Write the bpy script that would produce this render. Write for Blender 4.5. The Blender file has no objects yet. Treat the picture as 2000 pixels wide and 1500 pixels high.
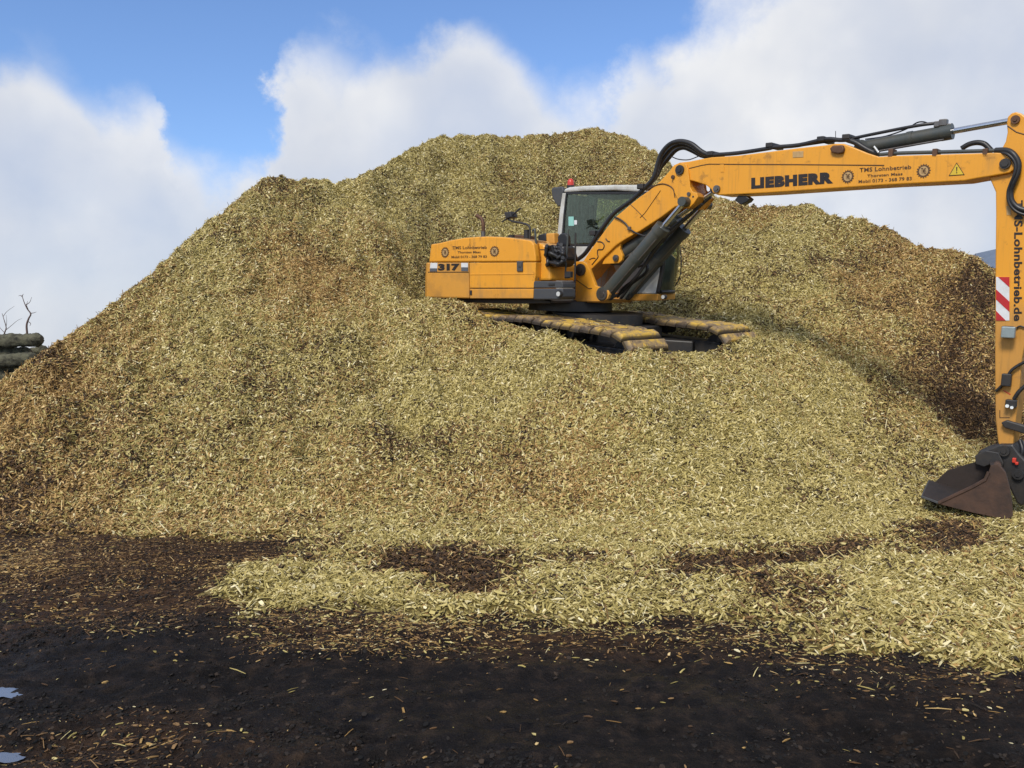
import bpy, math, random
import numpy as np
from mathutils import Vector, Matrix, Euler
random.seed(7)
R = math.radians
sc = bpy.context.scene
COL = sc.collection

# ------------------------------------------------------------------ camera
FPX, CX, CY, CAMH = 1700.0, 1000.0, 750.0, 1.70
PITCH = math.atan(55.0 / FPX)
cam_d = bpy.data.cameras.new('camera')
cam = bpy.data.objects.new('camera', cam_d)
COL.objects.link(cam)
cam_d.sensor_width = 36.0
cam_d.lens = 36.0 * FPX / 2000.0
cam_d.clip_end = 3000.0
cam.location = (0, 0, CAMH)
cam.rotation_euler = (math.pi / 2 - PITCH, 0, 0)
sc.camera = cam

# ------------------------------------------------------------------ light
SUN_EL, SUN_AZ = R(41), R(-27)          # azimuth: how far to the right of straight behind the camera
to_sun = Vector((math.sin(SUN_AZ) * math.cos(SUN_EL), -math.cos(SUN_AZ) * math.cos(SUN_EL), math.sin(SUN_EL)))
sd = bpy.data.lights.new('sun', 'SUN')
sd.energy = 3.1
sd.angle = R(14.0)
sd.color = (1.0, 0.93, 0.82)
so = bpy.data.objects.new('sun', sd)
COL.objects.link(so)
so.rotation_euler = (-to_sun).to_track_quat('-Z', 'Y').to_euler()

world = bpy.data.worlds.new('World')
sc.world = world
world.use_nodes = True
sc.view_settings.view_transform = 'Standard'
sc.view_settings.look = 'None'
sc.view_settings.exposure = 0.0
sc.view_settings.gamma = 1.0
sc.view_settings.use_curve_mapping = False


class NT:
    """tiny helper to write node trees"""
    def __init__(s, tree):
        s.t = tree
    def n(s, typ, ins=None, **props):
        nd = s.t.nodes.new(typ)
        for k, v in props.items():
            setattr(nd, k, v)
        for k, v in (ins or {}).items():
            if isinstance(v, bpy.types.NodeSocket):
                s.t.links.new(v, nd.inputs[k])
            else:
                nd.inputs[k].default_value = v
        return nd
    def math(s, op, a, b=None, c=None, clamp=False):
        ins = {0: a}
        if b is not None: ins[1] = b
        if c is not None: ins[2] = c
        return s.n('ShaderNodeMath', ins, operation=op, use_clamp=clamp).outputs[0]
    def mix(s, f, a, b, blend='MIX'):
        nd = s.t.nodes.new('ShaderNodeMix')
        nd.data_type = 'RGBA'; nd.blend_type = blend
        for i, v in ((0, f), (6, a), (7, b)):
            if isinstance(v, bpy.types.NodeSocket): s.t.links.new(v, nd.inputs[i])
            else: nd.inputs[i].default_value = v if i == 0 else tuple(v) + ((1,) if len(v) == 3 else ())
        return nd.outputs[2]
    def ramp(s, f, stops, interp='LINEAR'):
        nd = s.t.nodes.new('ShaderNodeValToRGB')
        cr = nd.color_ramp; cr.interpolation = interp
        while len(cr.elements) > 1: cr.elements.remove(cr.elements[0])
        first = True
        for p, c in stops:
            if not isinstance(c, (tuple, list)): c = (c, c, c)
            e = cr.elements[0] if first else cr.elements.new(p)
            e.position = p; e.color = tuple(c) + (1,)
            first = False
        s.t.links.new(f, nd.inputs[0])
        return nd.outputs[0]
    def noise(s, scale, detail=4, rough=0.5, vec=None, dist=0.0, dim='3D'):
        ins = {'Scale': scale, 'Detail': detail, 'Roughness': rough, 'Distortion': dist}
        if vec is not None: ins['Vector'] = vec
        return s.n('ShaderNodeTexNoise', ins, noise_dimensions=dim)


def build_world():
    t = world.node_tree
    t.nodes.clear()
    N = NT(t)
    sky = N.n('ShaderNodeTexSky', sky_type='NISHITA', sun_disc=False)
    sky.sun_elevation = SUN_EL
    sky.sun_rotation = math.atan2(to_sun.x, to_sun.y)
    sky.air_density = 1.0; sky.dust_density = 0.6; sky.ozone_density = 2.2
    co = N.n('ShaderNodeTexCoord').outputs['Generated']
    sep = N.n('ShaderNodeSeparateXYZ', {0: co})
    y = N.math('MAXIMUM', sep.outputs[1], 0.05)
    a = N.math('DIVIDE', sep.outputs[0], y)
    b = N.math('DIVIDE', sep.outputs[2], y)
    # billowy edge noise on the direction vector
    n1 = N.noise(4.5, 5, 0.56, co)
    n1b = N.noise(15, 6, 0.62, co)
    n2 = N.noise(3.2, 4, 0.55, N.n('ShaderNodeVectorMath', {0: co, 1: (3.1, 7.7, 1.3)}, operation='ADD').outputs[0])
    vb = N.n('ShaderNodeTexVoronoi', {'Vector': N.n('ShaderNodeVectorMath', {0: co, 1: N.n('ShaderNodeVectorMath', {0: n1b.outputs['Color'], 1: (0.06, 0.06, 0.06)}, operation='MULTIPLY').outputs[0]}, operation='ADD').outputs[0],
                                      'Scale': 12.0}, feature='F1').outputs['Distance']
    puff = N.math('SUBTRACT', 0.42, vb)
    w1 = N.math('SUBTRACT', n1.outputs[0], 0.5)
    w1b = N.math('SUBTRACT', n1b.outputs[0], 0.5)
    w2 = N.math('SUBTRACT', n2.outputs[0], 0.5)
    a2 = N.math('ADD', a, N.math('MULTIPLY', w1b, 0.10))
    # height of the cloud tops across the sky in view
    T = [(-400, 130), (-100, 110), (0, 50), (65, 50), (130, 112), (200, 168), (300, 180), (335, 215), (350, 285), (400, 325), (450, 298), (510, 265),
         (538, 180), (560, 95), (600, 65), (700, 58), (830, 46), (930, 30), (990, 72), (1060, 135), (1170, 160), (1230, 75),
         (1330, 18), (1420, -35), (1600, -150), (1900, -260), (2400, -320)]
    lo, hi = -400, 2400
    stops = [((p - lo) / (hi - lo), max(0.0, min(1.0, ((695 - yy) / FPX)))) for p, yy in T]
    f = N.math('DIVIDE', N.math('SUBTRACT', a2, (lo - 1000) / FPX), (hi - lo) / FPX, clamp=True)
    top = N.ramp(f, stops, 'LINEAR')
    d = N.math('SUBTRACT', top, b)                      # >0: below the cloud tops
    d = N.math('ADD', d, N.math('MULTIPLY', w1, 0.07))
    d = N.math('ADD', d, N.math('MULTIPLY', w1b, 0.06))
    d = N.math('ADD', N.math('ADD', d, 0.010), N.math('MULTIPLY', puff, 0.07))
    edge = N.n('ShaderNodeMapRange', {0: d, 1: -0.004, 2: N.math('ADD', 0.030, N.math('MULTIPLY', N.n('ShaderNodeMapRange', {0: n2.outputs[0], 1: 0.35, 2: 0.65, 3: 0.0, 4: 1.0}).outputs[0], 0.09)), 3: 0.0, 4: 1.0}, interpolation_type='SMOOTHSTEP').outputs[0]
    # the same broken cloud cover goes on over the rest of the sky
    gen = N.n('ShaderNodeMapRange', {0: N.math('ADD', w1, N.math('MULTIPLY', w1b, 0.3)), 1: -0.08, 2: 0.06, 3: 0.0, 4: 1.0},
              interpolation_type='SMOOTHSTEP').outputs[0]
    wf = N.n('ShaderNodeMapRange', {0: sep.outputs[1], 1: 0.45, 2: 0.7, 3: 0.0, 4: 1.0}, interpolation_type='SMOOTHSTEP').outputs[0]
    up = N.n('ShaderNodeMapRange', {0: sep.outputs[2], 1: 0.42, 2: 0.62, 3: 1.0, 4: 0.0}, interpolation_type='SMOOTHSTEP').outputs[0]
    wf = N.math('MULTIPLY', wf, up)
    mask = N.math('ADD', N.math('MULTIPLY', edge, wf), N.math('MULTIPLY', gen, N.math('SUBTRACT', 1.0, wf)))
    # thin veil: clouds let some blue through
    veil = N.n('ShaderNodeMapRange', {0: w2, 1: -0.2, 2: 0.10, 3: 0.84, 4: 1.0}).outputs[0]
    mask = N.math('MULTIPLY', mask, veil)
    # bright sunlit rims, greyer bodies
    rim = N.n('ShaderNodeMapRange', {0: d, 1: 0.0, 2: 0.16, 3: 0.10, 4: 0.0}).outputs[0]
    shade = N.math('ADD', N.math('MULTIPLY', n2.outputs[0], 0.55), N.math('MULTIPLY', n1.outputs[0], 0.3))
    shade = N.math('ADD', shade, N.math('ADD', N.math('MULTIPLY', N.math('ADD', w1b, puff), 0.10), N.math('MULTIPLY', rim, wf)))
    shade = N.math('ADD', shade, 0.075)
    ccol = N.ramp(shade, [(0.38, (5.7, 6.2, 7.3)), (0.50, (7.0, 7.3, 7.95)), (0.62, (8.9, 8.95, 9.1))])
    blue = N.mix(1.0, sky.outputs[0], (1.28, 1.47, 1.80), 'MULTIPLY')
    colr = N.mix(mask, blue, ccol)
    bg = N.n('ShaderNodeBackground', {'Color': colr, 'Strength': 0.1})
    out = N.n('ShaderNodeOutputWorld', {'Surface': bg.outputs[0]})
build_world()

# ------------------------------------------------------------------ rays through the picture, used to measure the place
cp, sp = math.cos(PITCH), math.sin(PITCH)
def ray(px, py):
    a = (px - CX) / FPX; b = (CY - py) / FPX
    return Vector((a, cp + b * sp, -sp + b * cp))
def at(px, py, Y):
    d = ray(px, py)
    return Vector((0, 0, CAMH)) + d * (Y / d.y)
def gnd(px, py, z=0.0):
    d = ray(px, py)
    return Vector((0, 0, CAMH)) + d * ((z - CAMH) / d.z)

# ------------------------------------------------------------------ numpy noise
_rng = np.random.RandomState(11)
_tab = _rng.rand(512, 512).astype(np.float64)
def vnoise(x, y, s=1.0, ox=0.0, oy=0.0):
    x = x * s + ox + 200; y = y * s + oy + 200
    xi = np.floor(x).astype(int); yi = np.floor(y).astype(int)
    fx = x - xi; fy = y - yi
    fx = fx * fx * (3 - 2 * fx); fy = fy * fy * (3 - 2 * fy)
    g = lambda i, j: _tab[i % 512, j % 512]
    return (g(xi, yi) * (1 - fx) + g(xi + 1, yi) * fx) * (1 - fy) + (g(xi, yi + 1) * (1 - fx) + g(xi + 1, yi + 1) * fx) * fy
def fbm(x, y, s, oct=4, gain=0.5, ox=0.0, oy=0.0):
    r = 0; a = 1; t = 0
    for i in range(oct):
        xr = x * math.cos(i * 0.7) - y * math.sin(i * 0.7); yr = x * math.sin(i * 0.7) + y * math.cos(i * 0.7)
        r = r + a * (vnoise(xr, yr, s * 2 ** i, ox + 17.3 * i, oy + 9.1 * i) - 0.5); t += a; a *= gain
    return r / t * 2

# ------------------------------------------------------------------ materials
MATS = {}
def mat_new(name):
    m = bpy.data.materials.new(name); m.use_nodes = True
    m.node_tree.nodes.clear(); MATS[name] = m
    return m, NT(m.node_tree)
def finish(m, N, shader, disp=None):
    o = N.n('ShaderNodeOutputMaterial', {'Surface': shader})
    return m
def principled(N, col, rough=0.5, metal=0.0, normal=None, spec=0.5, coat=0.0):
    ins = {'Base Color': col if isinstance(col, bpy.types.NodeSocket) else tuple(col) + (1,), 'Roughness': rough, 'Metallic': metal,
           'Specular IOR Level': spec, 'Coat Weight': coat}
    if normal is not None: ins['Normal'] = normal
    return N.n('ShaderNodeBsdfPrincipled', ins).outputs[0]
def bump(N, h, strength=0.3, dist=0.01):
    return N.n('ShaderNodeBump', {'Height': h, 'Strength': strength, 'Distance': dist}).outputs[0]

def simple(name, col, rough=0.5, metal=0.0, dirt=None, dirt_amt=0.3, scale=6.0, bmp=0.1, spec=0.5, coat=0.0):
    m, N = mat_new(name)
    co = N.n('ShaderNodeTexCoord').outputs['Object']
    n = N.noise(scale, 6, 0.62, co)
    n2 = N.noise(scale * 7, 4, 0.6, co)
    f = N.ramp(n.outputs[0], [(0.42, 0.0), (0.68, 1.0)])
    f = N.math('MULTIPLY', f, dirt_amt)
    dirt = dirt or tuple(c * 0.45 for c in col)
    c = N.mix(f, col, dirt)
    c = N.mix(N.math('MULTIPLY', n2.outputs[0], 0.18), c, dirt)
    rg = N.math('ADD', rough, N.math('MULTIPLY', N.math('SUBTRACT', n2.outputs[0], 0.5), 0.25), clamp=True)
    return finish(m, N, principled(N, c, rg, metal, bump(N, n2.outputs[0], bmp, 0.004), spec, coat))

def make_yellow():
    m, N = mat_new('yellow_paint')
    co = N.n('ShaderNodeTexCoord').outputs['Object']
    n = N.noise(1.7, 6, 0.6, co); n2 = N.noise(24, 4, 0.6, co); n3 = N.noise(7, 5, 0.65, co)
    base = N.mix(n.outputs[0], (0.72, 0.305, 0.020), (0.80, 0.36, 0.032))
    # dusty film and grime with shapes of its own
    st = N.n('ShaderNodeMapping', {0: co, 3: (1.0, 1.0, 0.22)})
    n4 = N.noise(6, 5, 0.6, st.outputs[0])
    f = N.ramp(n4.outputs[0], [(0.55, 0.0), (0.75, 1.0)])
    c = N.mix(N.math('MULTIPLY', f, 0.5), base, (0.34, 0.19, 0.06))
    f2 = N.ramp(n3.outputs[0], [(0.60, 0.0), (0.70, 1.0)])
    c = N.mix(N.math('MULTIPLY', f2, 0.45), c, (0.13, 0.065, 0.025))
    f3 = N.ramp(n2.outputs[0], [(0.70, 0.0), (0.76, 1.0)])
    c = N.mix(N.math('MULTIPLY', f3, 0.5), c, (0.10, 0.05, 0.02))
    zz = N.n('ShaderNodeSeparateXYZ', {0: co}).outputs[2]
    lowz = N.n('ShaderNodeMapRange', {0: N.math('ADD', zz, N.math('MULTIPLY', N.math('SUBTRACT', n3.outputs[0], 0.5), 0.5)), 1: 0.22, 2: -0.02, 3: 0.0, 4: 1.0}).outputs[0]
    c = N.mix(N.math('MULTIPLY', lowz, 0.45), c, (0.27, 0.18, 0.09))
    st2 = N.n('ShaderNodeMapping', {0: co, 3: (14.0, 14.0, 0.7)})
    n5 = N.noise(2.2, 4, 0.6, st2.outputs[0])
    c = N.mix(N.math('MULTIPLY', N.ramp(n5.outputs[0], [(0.56, 0.0), (0.72, 1.0)]), 0.28), c, (0.22, 0.12, 0.04))
    nz = N.n('ShaderNodeSeparateXYZ', {0: N.n('ShaderNodeNewGeometry').outputs['Normal']}).outputs[2]
    dust = N.n('ShaderNodeMapRange', {0: N.math('ADD', nz, N.math('MULTIPLY', N.math('SUBTRACT', n3.outputs[0], 0.5), 0.8)), 1: 0.45, 2: 0.95, 3: 0.0, 4: 0.65}).outputs[0]
    c = N.mix(dust, c, (0.33, 0.25, 0.13))
    rg = N.math('ADD', 0.40, N.math('MULTIPLY', f, 0.25))
    return finish(m, N, principled(N, c, rg, 0, bump(N, n3.outputs[0], 0.06, 0.01), 0.5))
make_yellow()
simple('counterweight_paint', (0.66, 0.31, 0.045), 0.5, 0, (0.20, 0.12, 0.05), 0.5, 3.0)
simple('black_rubber', (0.012, 0.012, 0.014), 0.42, 0, (0.05, 0.045, 0.04), 0.35, 5)
simple('black_steel', (0.022, 0.023, 0.026), 0.5, 0.1, (0.07, 0.055, 0.04), 0.4, 5)
simple('cylinder_grey', (0.050, 0.062, 0.062), 0.42, 0.0, (0.11, 0.09, 0.06), 0.35, 5)
simple('box_grey', (0.05, 0.055, 0.065), 0.55, 0, (0.10, 0.09, 0.07), 0.4, 4)
simple('chrome', (0.62, 0.63, 0.65), 0.18, 1.0, (0.3, 0.3, 0.3), 0.2, 8, 0.02)
simple('pin_steel', (0.20, 0.19, 0.18), 0.42, 0.8, (0.09, 0.06, 0.04), 0.5, 14)
simple('cab_white', (0.62, 0.63, 0.61), 0.42, 0, (0.30, 0.27, 0.20), 0.6, 4)
simple('cab_inside', (0.045, 0.048, 0.05), 0.7, 0, (0.09, 0.085, 0.07), 0.4, 6)
simple('seat_fabric', (0.012, 0.013, 0.02), 0.9, 0, (0.03, 0.03, 0.03), 0.3, 12)
simple('rust_pipe', (0.16, 0.085, 0.05), 0.65, 0.5, (0.06, 0.035, 0.025), 0.6, 12)
simple('bucket_rust', (0.095, 0.052, 0.034), 0.62, 0.15, (0.035, 0.024, 0.020), 0.95, 4.5, 0.6)
simple('bucket_inside', (0.032, 0.022, 0.018), 0.8, 0.0, (0.012, 0.010, 0.010), 0.7, 3.5, 0.4)
simple('print_black', (0.015, 0.012, 0.012), 0.45, 0, (0.05, 0.03, 0.02), 0.3, 10, 0.0)
simple('print_brown', (0.085, 0.040, 0.014), 0.5, 0, (0.14, 0.07, 0.02), 0.5, 14, 0.0)
simple('print_grey', (0.10, 0.11, 0.13), 0.5, 0, None, 0.2, 10, 0.0)
simple('print_white', (0.72, 0.74, 0.76), 0.5, 0, (0.4, 0.38, 0.34), 0.3, 10, 0.0)
simple('print_red', (0.50, 0.018, 0.022), 0.45, 0, (0.25, 0.03, 0.03), 0.3, 8, 0.0)
simple('sign_yellow', (0.72, 0.50, 0.03), 0.5, 0, (0.4, 0.25, 0.05), 0.3, 8, 0.0)
simple('emblem_face', (0.52, 0.34, 0.15), 0.5, 0, (0.30, 0.18, 0.07), 0.5, 20, 0.0)
simple('sticker_cyan', (0.30, 0.62, 0.55), 0.5, 0, None, 0.1, 8, 0.0)
simple('red_plastic', (0.60, 0.05, 0.03), 0.3, 0, (0.45, 0.05, 0.03), 0.2, 8, 0.0)
simple('lamp_lens', (0.75, 0.76, 0.74), 0.15, 0.3, (0.5, 0.5, 0.5), 0.2, 20, 0.0)
simple('lamp_grey', (0.30, 0.36, 0.37), 0.35, 0.2, (0.18, 0.2, 0.2), 0.3, 20, 0.0)
simple('log_bark', (0.13, 0.125, 0.08), 0.95, 0, (0.016, 0.015, 0.012), 1.0, 9.0, 4.0)
simple('log_end', (0.12, 0.10, 0.07), 0.85, 0, (0.12, 0.08, 0.04), 0.6, 8.0, 0.5)
simple('twig_bark', (0.13, 0.085, 0.075), 0.9, 0, None, 0.4, 8, 0.3)
simple('barn_roof', (0.16, 0.20, 0.26), 0.5, 0.1, (0.10, 0.12, 0.15), 0.5, 0.6, 0.1)
simple('barn_wall', (0.38, 0.40, 0.42), 0.7, 0, (0.22, 0.22, 0.22), 0.5, 0.5, 0.1)
simple('barn_door', (0.28, 0.05, 0.04), 0.6, 0, None, 0.5, 0.5, 0.1)
simple('cover_green', (0.03, 0.12, 0.05), 0.6, 0, None, 0.4, 3, 0.1)

def make_pad_mat():
    m, N = mat_new('track_steel')
    geo = N.n('ShaderNodeNewGeometry').outputs['Position']
    oi = N.n('ShaderNodeObjectInfo').outputs['Random']
    n = N.noise(6.0, 4, 0.65, geo); n2 = N.noise(30, 4, 0.6, geo)
    f = N.math('ADD', n.outputs[0], N.math('MULTIPLY', N.math('SUBTRACT', oi, 0.5), 0.22))
    f = N.math('ADD', f, N.math('MULTIPLY', N.math('SUBTRACT', n2.outputs[0], 0.5), 0.35))
    c = N.ramp(f, [(0.36, (0.11, 0.075, 0.045)), (0.48, (0.27, 0.185, 0.095)), (0.55, (0.40, 0.265, 0.09)), (0.63, (0.60, 0.38, 0.06))])
    oz = N.n('ShaderNodeSeparateXYZ', {0: N.n('ShaderNodeTexCoord').outputs['Object']}).outputs[2]
    joint_dark = N.n('ShaderNodeMapRange', {0: oz, 1: 0.056, 2: 0.016, 3: 0.0, 4: 0.9}).outputs[0]      # much darker low in the joints
    c = N.mix(joint_dark, c, (0.028, 0.021, 0.016))
    return finish(m, N, principled(N, c, 0.65, 0.05, bump(N, n2.outputs[0], 0.4, 0.01)))
make_pad_mat()

def make_glass():
    m, N = mat_new('tinted_glass')
    tr = N.n('ShaderNodeBsdfTransparent', {0: (0.76, 0.86, 0.80, 1)})
    gl = N.n('ShaderNodeBsdfGlossy', {'Color': (0.9, 0.95, 0.93, 1), 'Roughness': 0.03})
    fr = N.n('ShaderNodeFresnel', {0: 1.5})
    co = N.n('ShaderNodeTexCoord').outputs['Object']
    st = N.n('ShaderNodeMapping', {0: co, 3: (9.0, 9.0, 0.8)})
    n = N.noise(3.0, 3, 0.6, st.outputs[0])
    dirt = N.n('ShaderNodeBsdfDiffuse', {0: (0.11, 0.13, 0.10, 1)})
    mx = N.n('ShaderNodeMixShader', {0: fr.outputs[0], 1: tr.outputs[0], 2: gl.outputs[0]})
    mx2 = N.n('ShaderNodeMixShader', {0: N.math('MULTIPLY', N.ramp(n.outputs[0], [(0.40, 0.05), (0.70, 0.8)]), 0.32), 1: mx.outputs[0], 2: dirt.outputs[0]})
    return finish(m, N, mx2.outputs[0])
make_glass()

def make_water():
    m, N = mat_new('puddle_water')
    co = N.n('ShaderNodeNewGeometry').outputs['Position']
    n = N.noise(14, 3, 0.5, co)
    return finish(m, N, principled(N, (0.13, 0.125, 0.12), 0.22, 0, bump(N, n.outputs[0], 0.06, 0.004), 1.0, 1.0))
make_water()

FRESH = [(0.0, (0.165, 0.125, 0.036)), (0.10, (0.30, 0.242, 0.073)), (0.36, (0.44, 0.358, 0.115)), (0.66, (0.57, 0.472, 0.178)),
         (0.88, (0.72, 0.612, 0.285)), (1.0, (0.90, 0.81, 0.52))]
ORANGE = [(0.0, (0.16, 0.085, 0.028)), (0.35, (0.34, 0.205, 0.066)), (0.75, (0.52, 0.34, 0.120)), (1.0, (0.78, 0.58, 0.28))]
ROT_SHADE = [(0.0, (0.016, 0.011, 0.007)), (0.45, (0.060, 0.034, 0.017)), (0.8, (0.15, 0.080, 0.032)), (1.0, (0.34, 0.21, 0.09))]  # dark chips: rotten ones, and shade painted into the heap

def chip_colour(N, rnd, kind):
    tone = N.n('ShaderNodeAttribute', attribute_name='tone', attribute_type=kind).outputs['Fac']
    rot = N.n('ShaderNodeAttribute', attribute_name='rot', attribute_type=kind).outputs['Fac']
    geo = N.n('ShaderNodeNewGeometry').outputs['Position']
    r2 = N.n('ShaderNodeTexWhiteNoise', {'W': rnd}, noise_dimensions='1D').outputs['Value']
    r3 = N.n('ShaderNodeTexWhiteNoise', {'W': N.math('ADD', rnd, 3.7)}, noise_dimensions='1D').outputs['Value']
    a = N.ramp(rnd, FRESH); b = N.ramp(rnd, ORANGE); c = N.ramp(rnd, ROT_SHADE)
    f1 = N.math('GREATER_THAN', tone, r2)
    f2 = N.math('GREATER_THAN', rot, r3)
    return N.mix(f2, N.mix(f1, a, b), c)

def make_chip():
    m, N = mat_new('chip_wood')
    rnd = N.n('ShaderNodeObjectInfo').outputs['Random']
    c = chip_colour(N, rnd, 'INSTANCER')
    co = N.n('ShaderNodeTexCoord').outputs['Object']
    n = N.noise(60, 2, 0.5, N.n('ShaderNodeMapping', {0: co, 3: (0.25, 1, 1)}).outputs[0])
    c = N.mix(N.math('MULTIPLY', n.outputs[0], 0.45), c, N.mix(1.0, c, (0.5, 0.45, 0.35), 'MULTIPLY'))
    return finish(m, N, principled(N, c, 0.72, 0, None, 0.35))
make_chip()

def make_pile_base():
    m, N = mat_new('chip_bed')
    geo = N.n('ShaderNodeNewGeometry').outputs['Position']
    v = N.n('ShaderNodeTexVoronoi', {'Vector': geo, 'Scale': 34.0})
    v2 = N.n('ShaderNodeTexVoronoi', {'Vector': geo, 'Scale': 61.0})
    rnd = N.n('ShaderNodeSeparateColor', {0: v.outputs['Color']}).outputs[0]
    c = chip_colour(N, rnd, 'GEOMETRY')
    c = N.mix(1.0, c, (0.32, 0.29, 0.23), 'MULTIPLY')  # chip colour darkened, painting shade into the gaps between chips
    h = N.math('ADD', v.outputs['Distance'], N.math('MULTIPLY', v2.outputs['Distance'], 0.5))
    return finish(m, N, principled(N, c, 0.85, 0, bump(N, h, 0.8, 0.03), 0.2))
make_pile_base()

def make_ground():
    m, N = mat_new('dark_ground')
    geo = N.n('ShaderNodeNewGeometry').outputs['Position']
    n = N.noise(0.55, 5, 0.6, geo); n2 = N.noise(9, 7, 0.68, geo); n3 = N.noise(70, 4, 0.65, geo)
    br = N.n('ShaderNodeAttribute', attribute_name='brown').outputs['Fac']
    wet = N.n('ShaderNodeAttribute', attribute_name='wet').outputs['Fac']
    c = N.ramp(n2.outputs[0], [(0.32, (0.005, 0.0042, 0.0040)), (0.5, (0.0120, 0.0092, 0.0078)), (0.70, (0.030, 0.022, 0.017))])
    bc = N.ramp(n2.outputs[0], [(0.30, (0.014, 0.008, 0.005)), (0.52, (0.050, 0.027, 0.014)), (0.72, (0.12, 0.064, 0.028))])
    fb = N.math('ADD', br, N.math('MULTIPLY', N.math('SUBTRACT', n2.outputs[0], 0.5), 0.8), clamp=True)
    c = N.mix(fb, c, bc)
    far = N.math('MULTIPLY', N.n('ShaderNodeVectorMath', {0: geo}, operation='LENGTH').outputs['Value'], 1 / 60.0)
    c = N.mix(N.n('ShaderNodeMapRange', {0: far, 1: 0.3, 2: 1.0, 3: 0.0, 4: 1.0}).outputs[0], c, (0.045, 0.06, 0.025))
    h = N.math('ADD', N.math('MULTIPLY', n2.outputs[0], 1.0), N.math('MULTIPLY', n3.outputs[0], 0.35))
    rg = N.math('SUBTRACT', N.ramp(n.outputs[0], [(0.35, 0.62), (0.65, 0.85)]), N.math('MULTIPLY', wet, 0.32))
    return finish(m, N, principled(N, c, rg, 0, bump(N, h, 1.0, 0.05), 0.12))
make_ground()

# ------------------------------------------------------------------ mesh helpers
class MB:
    def __init__(s): s.v = []; s.f = []; s.sm = []
    def add(s, vs, fs, smooth=False):
        o = len(s.v); s.v += [tuple(v) for v in vs]
        s.f += [tuple(i + o for i in f) for f in fs]; s.sm += [smooth] * len(fs)
        return s
    def prism(s, pts, y0, y1):
        """outline of (x,z) points extruded along local y"""
        n = len(pts)
        ar = sum(pts[i][0] * pts[(i + 1) % n][1] - pts[(i + 1) % n][0] * pts[i][1] for i in range(n))
        if ar < 0: pts = pts[::-1]
        if y0 > y1: y0, y1 = y1, y0
        vs = [(p[0], y0, p[1]) for p in pts] + [(p[0], y1, p[1]) for p in pts]
        fs = [tuple(range(n)), tuple(range(2 * n - 1, n - 1, -1))]
        fs += [(i + n, (i + 1) % n + n, (i + 1) % n, i) for i in range(n)]
        return s.add(vs, fs)
    def box(s, c, d, M=None):
        x, y, z = c; a, b, e = d[0] / 2, d[1] / 2, d[2] / 2
        vs = [Vector((x + i * a, y + j * b, z + k * e)) for i in (-1, 1) for j in (-1, 1) for k in (-1, 1)]
        if M is not None: vs = [M @ v for v in vs]
        return s.add(vs, [(0, 1, 3, 2), (4, 6, 7, 5), (0, 4, 5, 1), (2, 3, 7, 6), (0, 2, 6, 4), (1, 5, 7, 3)])
    def tube(s, pts, r, n=8, caps=True, smooth=True):
        pts = [Vector(p) for p in pts]
        rs = r if isinstance(r, (list, tuple)) else [r] * len(pts)
        prev = None; rings = []
        for i, p in enumerate(pts):
            t = (pts[min(i + 1, len(pts) - 1)] - pts[max(i - 1, 0)])
            if t.length < 1e-9: t = Vector((0, 0, 1))
            t.normalize()
            if prev is None:
                ref = Vector((0, 1, 0)) if abs(t.y) < 0.9 else Vector((0, 0, 1))
                u = t.cross(ref).normalized()
            else:
                u = (prev - t * prev.dot(t)).normalized()
            prev = u; w = t.cross(u)
            rings.append([p + (u * math.cos(2 * math.pi * k / n) + w * math.sin(2 * math.pi * k / n)) * rs[i] for k in range(n)])
        vs = [v for rg in rings for v in rg]; fs = []
        for i in range(len(rings) - 1):
            for k in range(n):
                fs.append((i * n + k, i * n + (k + 1) % n, (i + 1) * n + (k + 1) % n, (i + 1) * n + k))
        s.add(vs, fs, smooth)
        if caps:
            s.add(rings[0], [tuple(range(n - 1, -1, -1))]); s.add(rings[-1], [tuple(range(n))])
        return s
    def cyl(s, a, b, r, n=20, r2=None):
        return s.tube([a, b], [r, r if r2 is None else r2], n)
    def obj(s, name, mat, parent=None, bevel=0.0, label=None, seg=2):
        me = bpy.data.meshes.new(name)
        me.from_pydata([tuple(v) for v in s.v], [], s.f)
        me.polygons.foreach_set('use_smooth', s.sm)
        me.update()
        o = bpy.data.objects.new(name, me); COL.objects.link(o)
        if mat: me.materials.append(MATS[mat])
        if parent is not None: o.parent = parent
        if bevel > 0:
            b = o.modifiers.new('bevel', 'BEVEL'); b.width = bevel; b.segments = seg; b.limit_method = 'ANGLE'; b.angle_limit = R(35)
            b.harden_normals = False
        if label: o['label'] = label
        return o

def spline(P, k=6):
    P = [Vector(p) for p in P]
    Q = [P[0] * 2 - P[1]] + P + [P[-1] * 2 - P[-2]]
    out = []
    for i in range(1, len(Q) - 2):
        for j in range(k):
            t = j / k
            a, b, c, d = Q[i - 1], Q[i], Q[i + 1], Q[i + 2]
            out.append(0.5 * ((2 * b) + (c - a) * t + (2 * a - 5 * b + 4 * c - d) * t * t + (3 * b - a - 3 * c + d) * t ** 3))
    out.append(P[-1])
    return out

def tag(o, label=None, cat=None, group=None, kind=None):
    if label: o['label'] = label
    if cat: o['category'] = cat
    if group: o['group'] = group
    if kind: o['kind'] = kind
    return o

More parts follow.
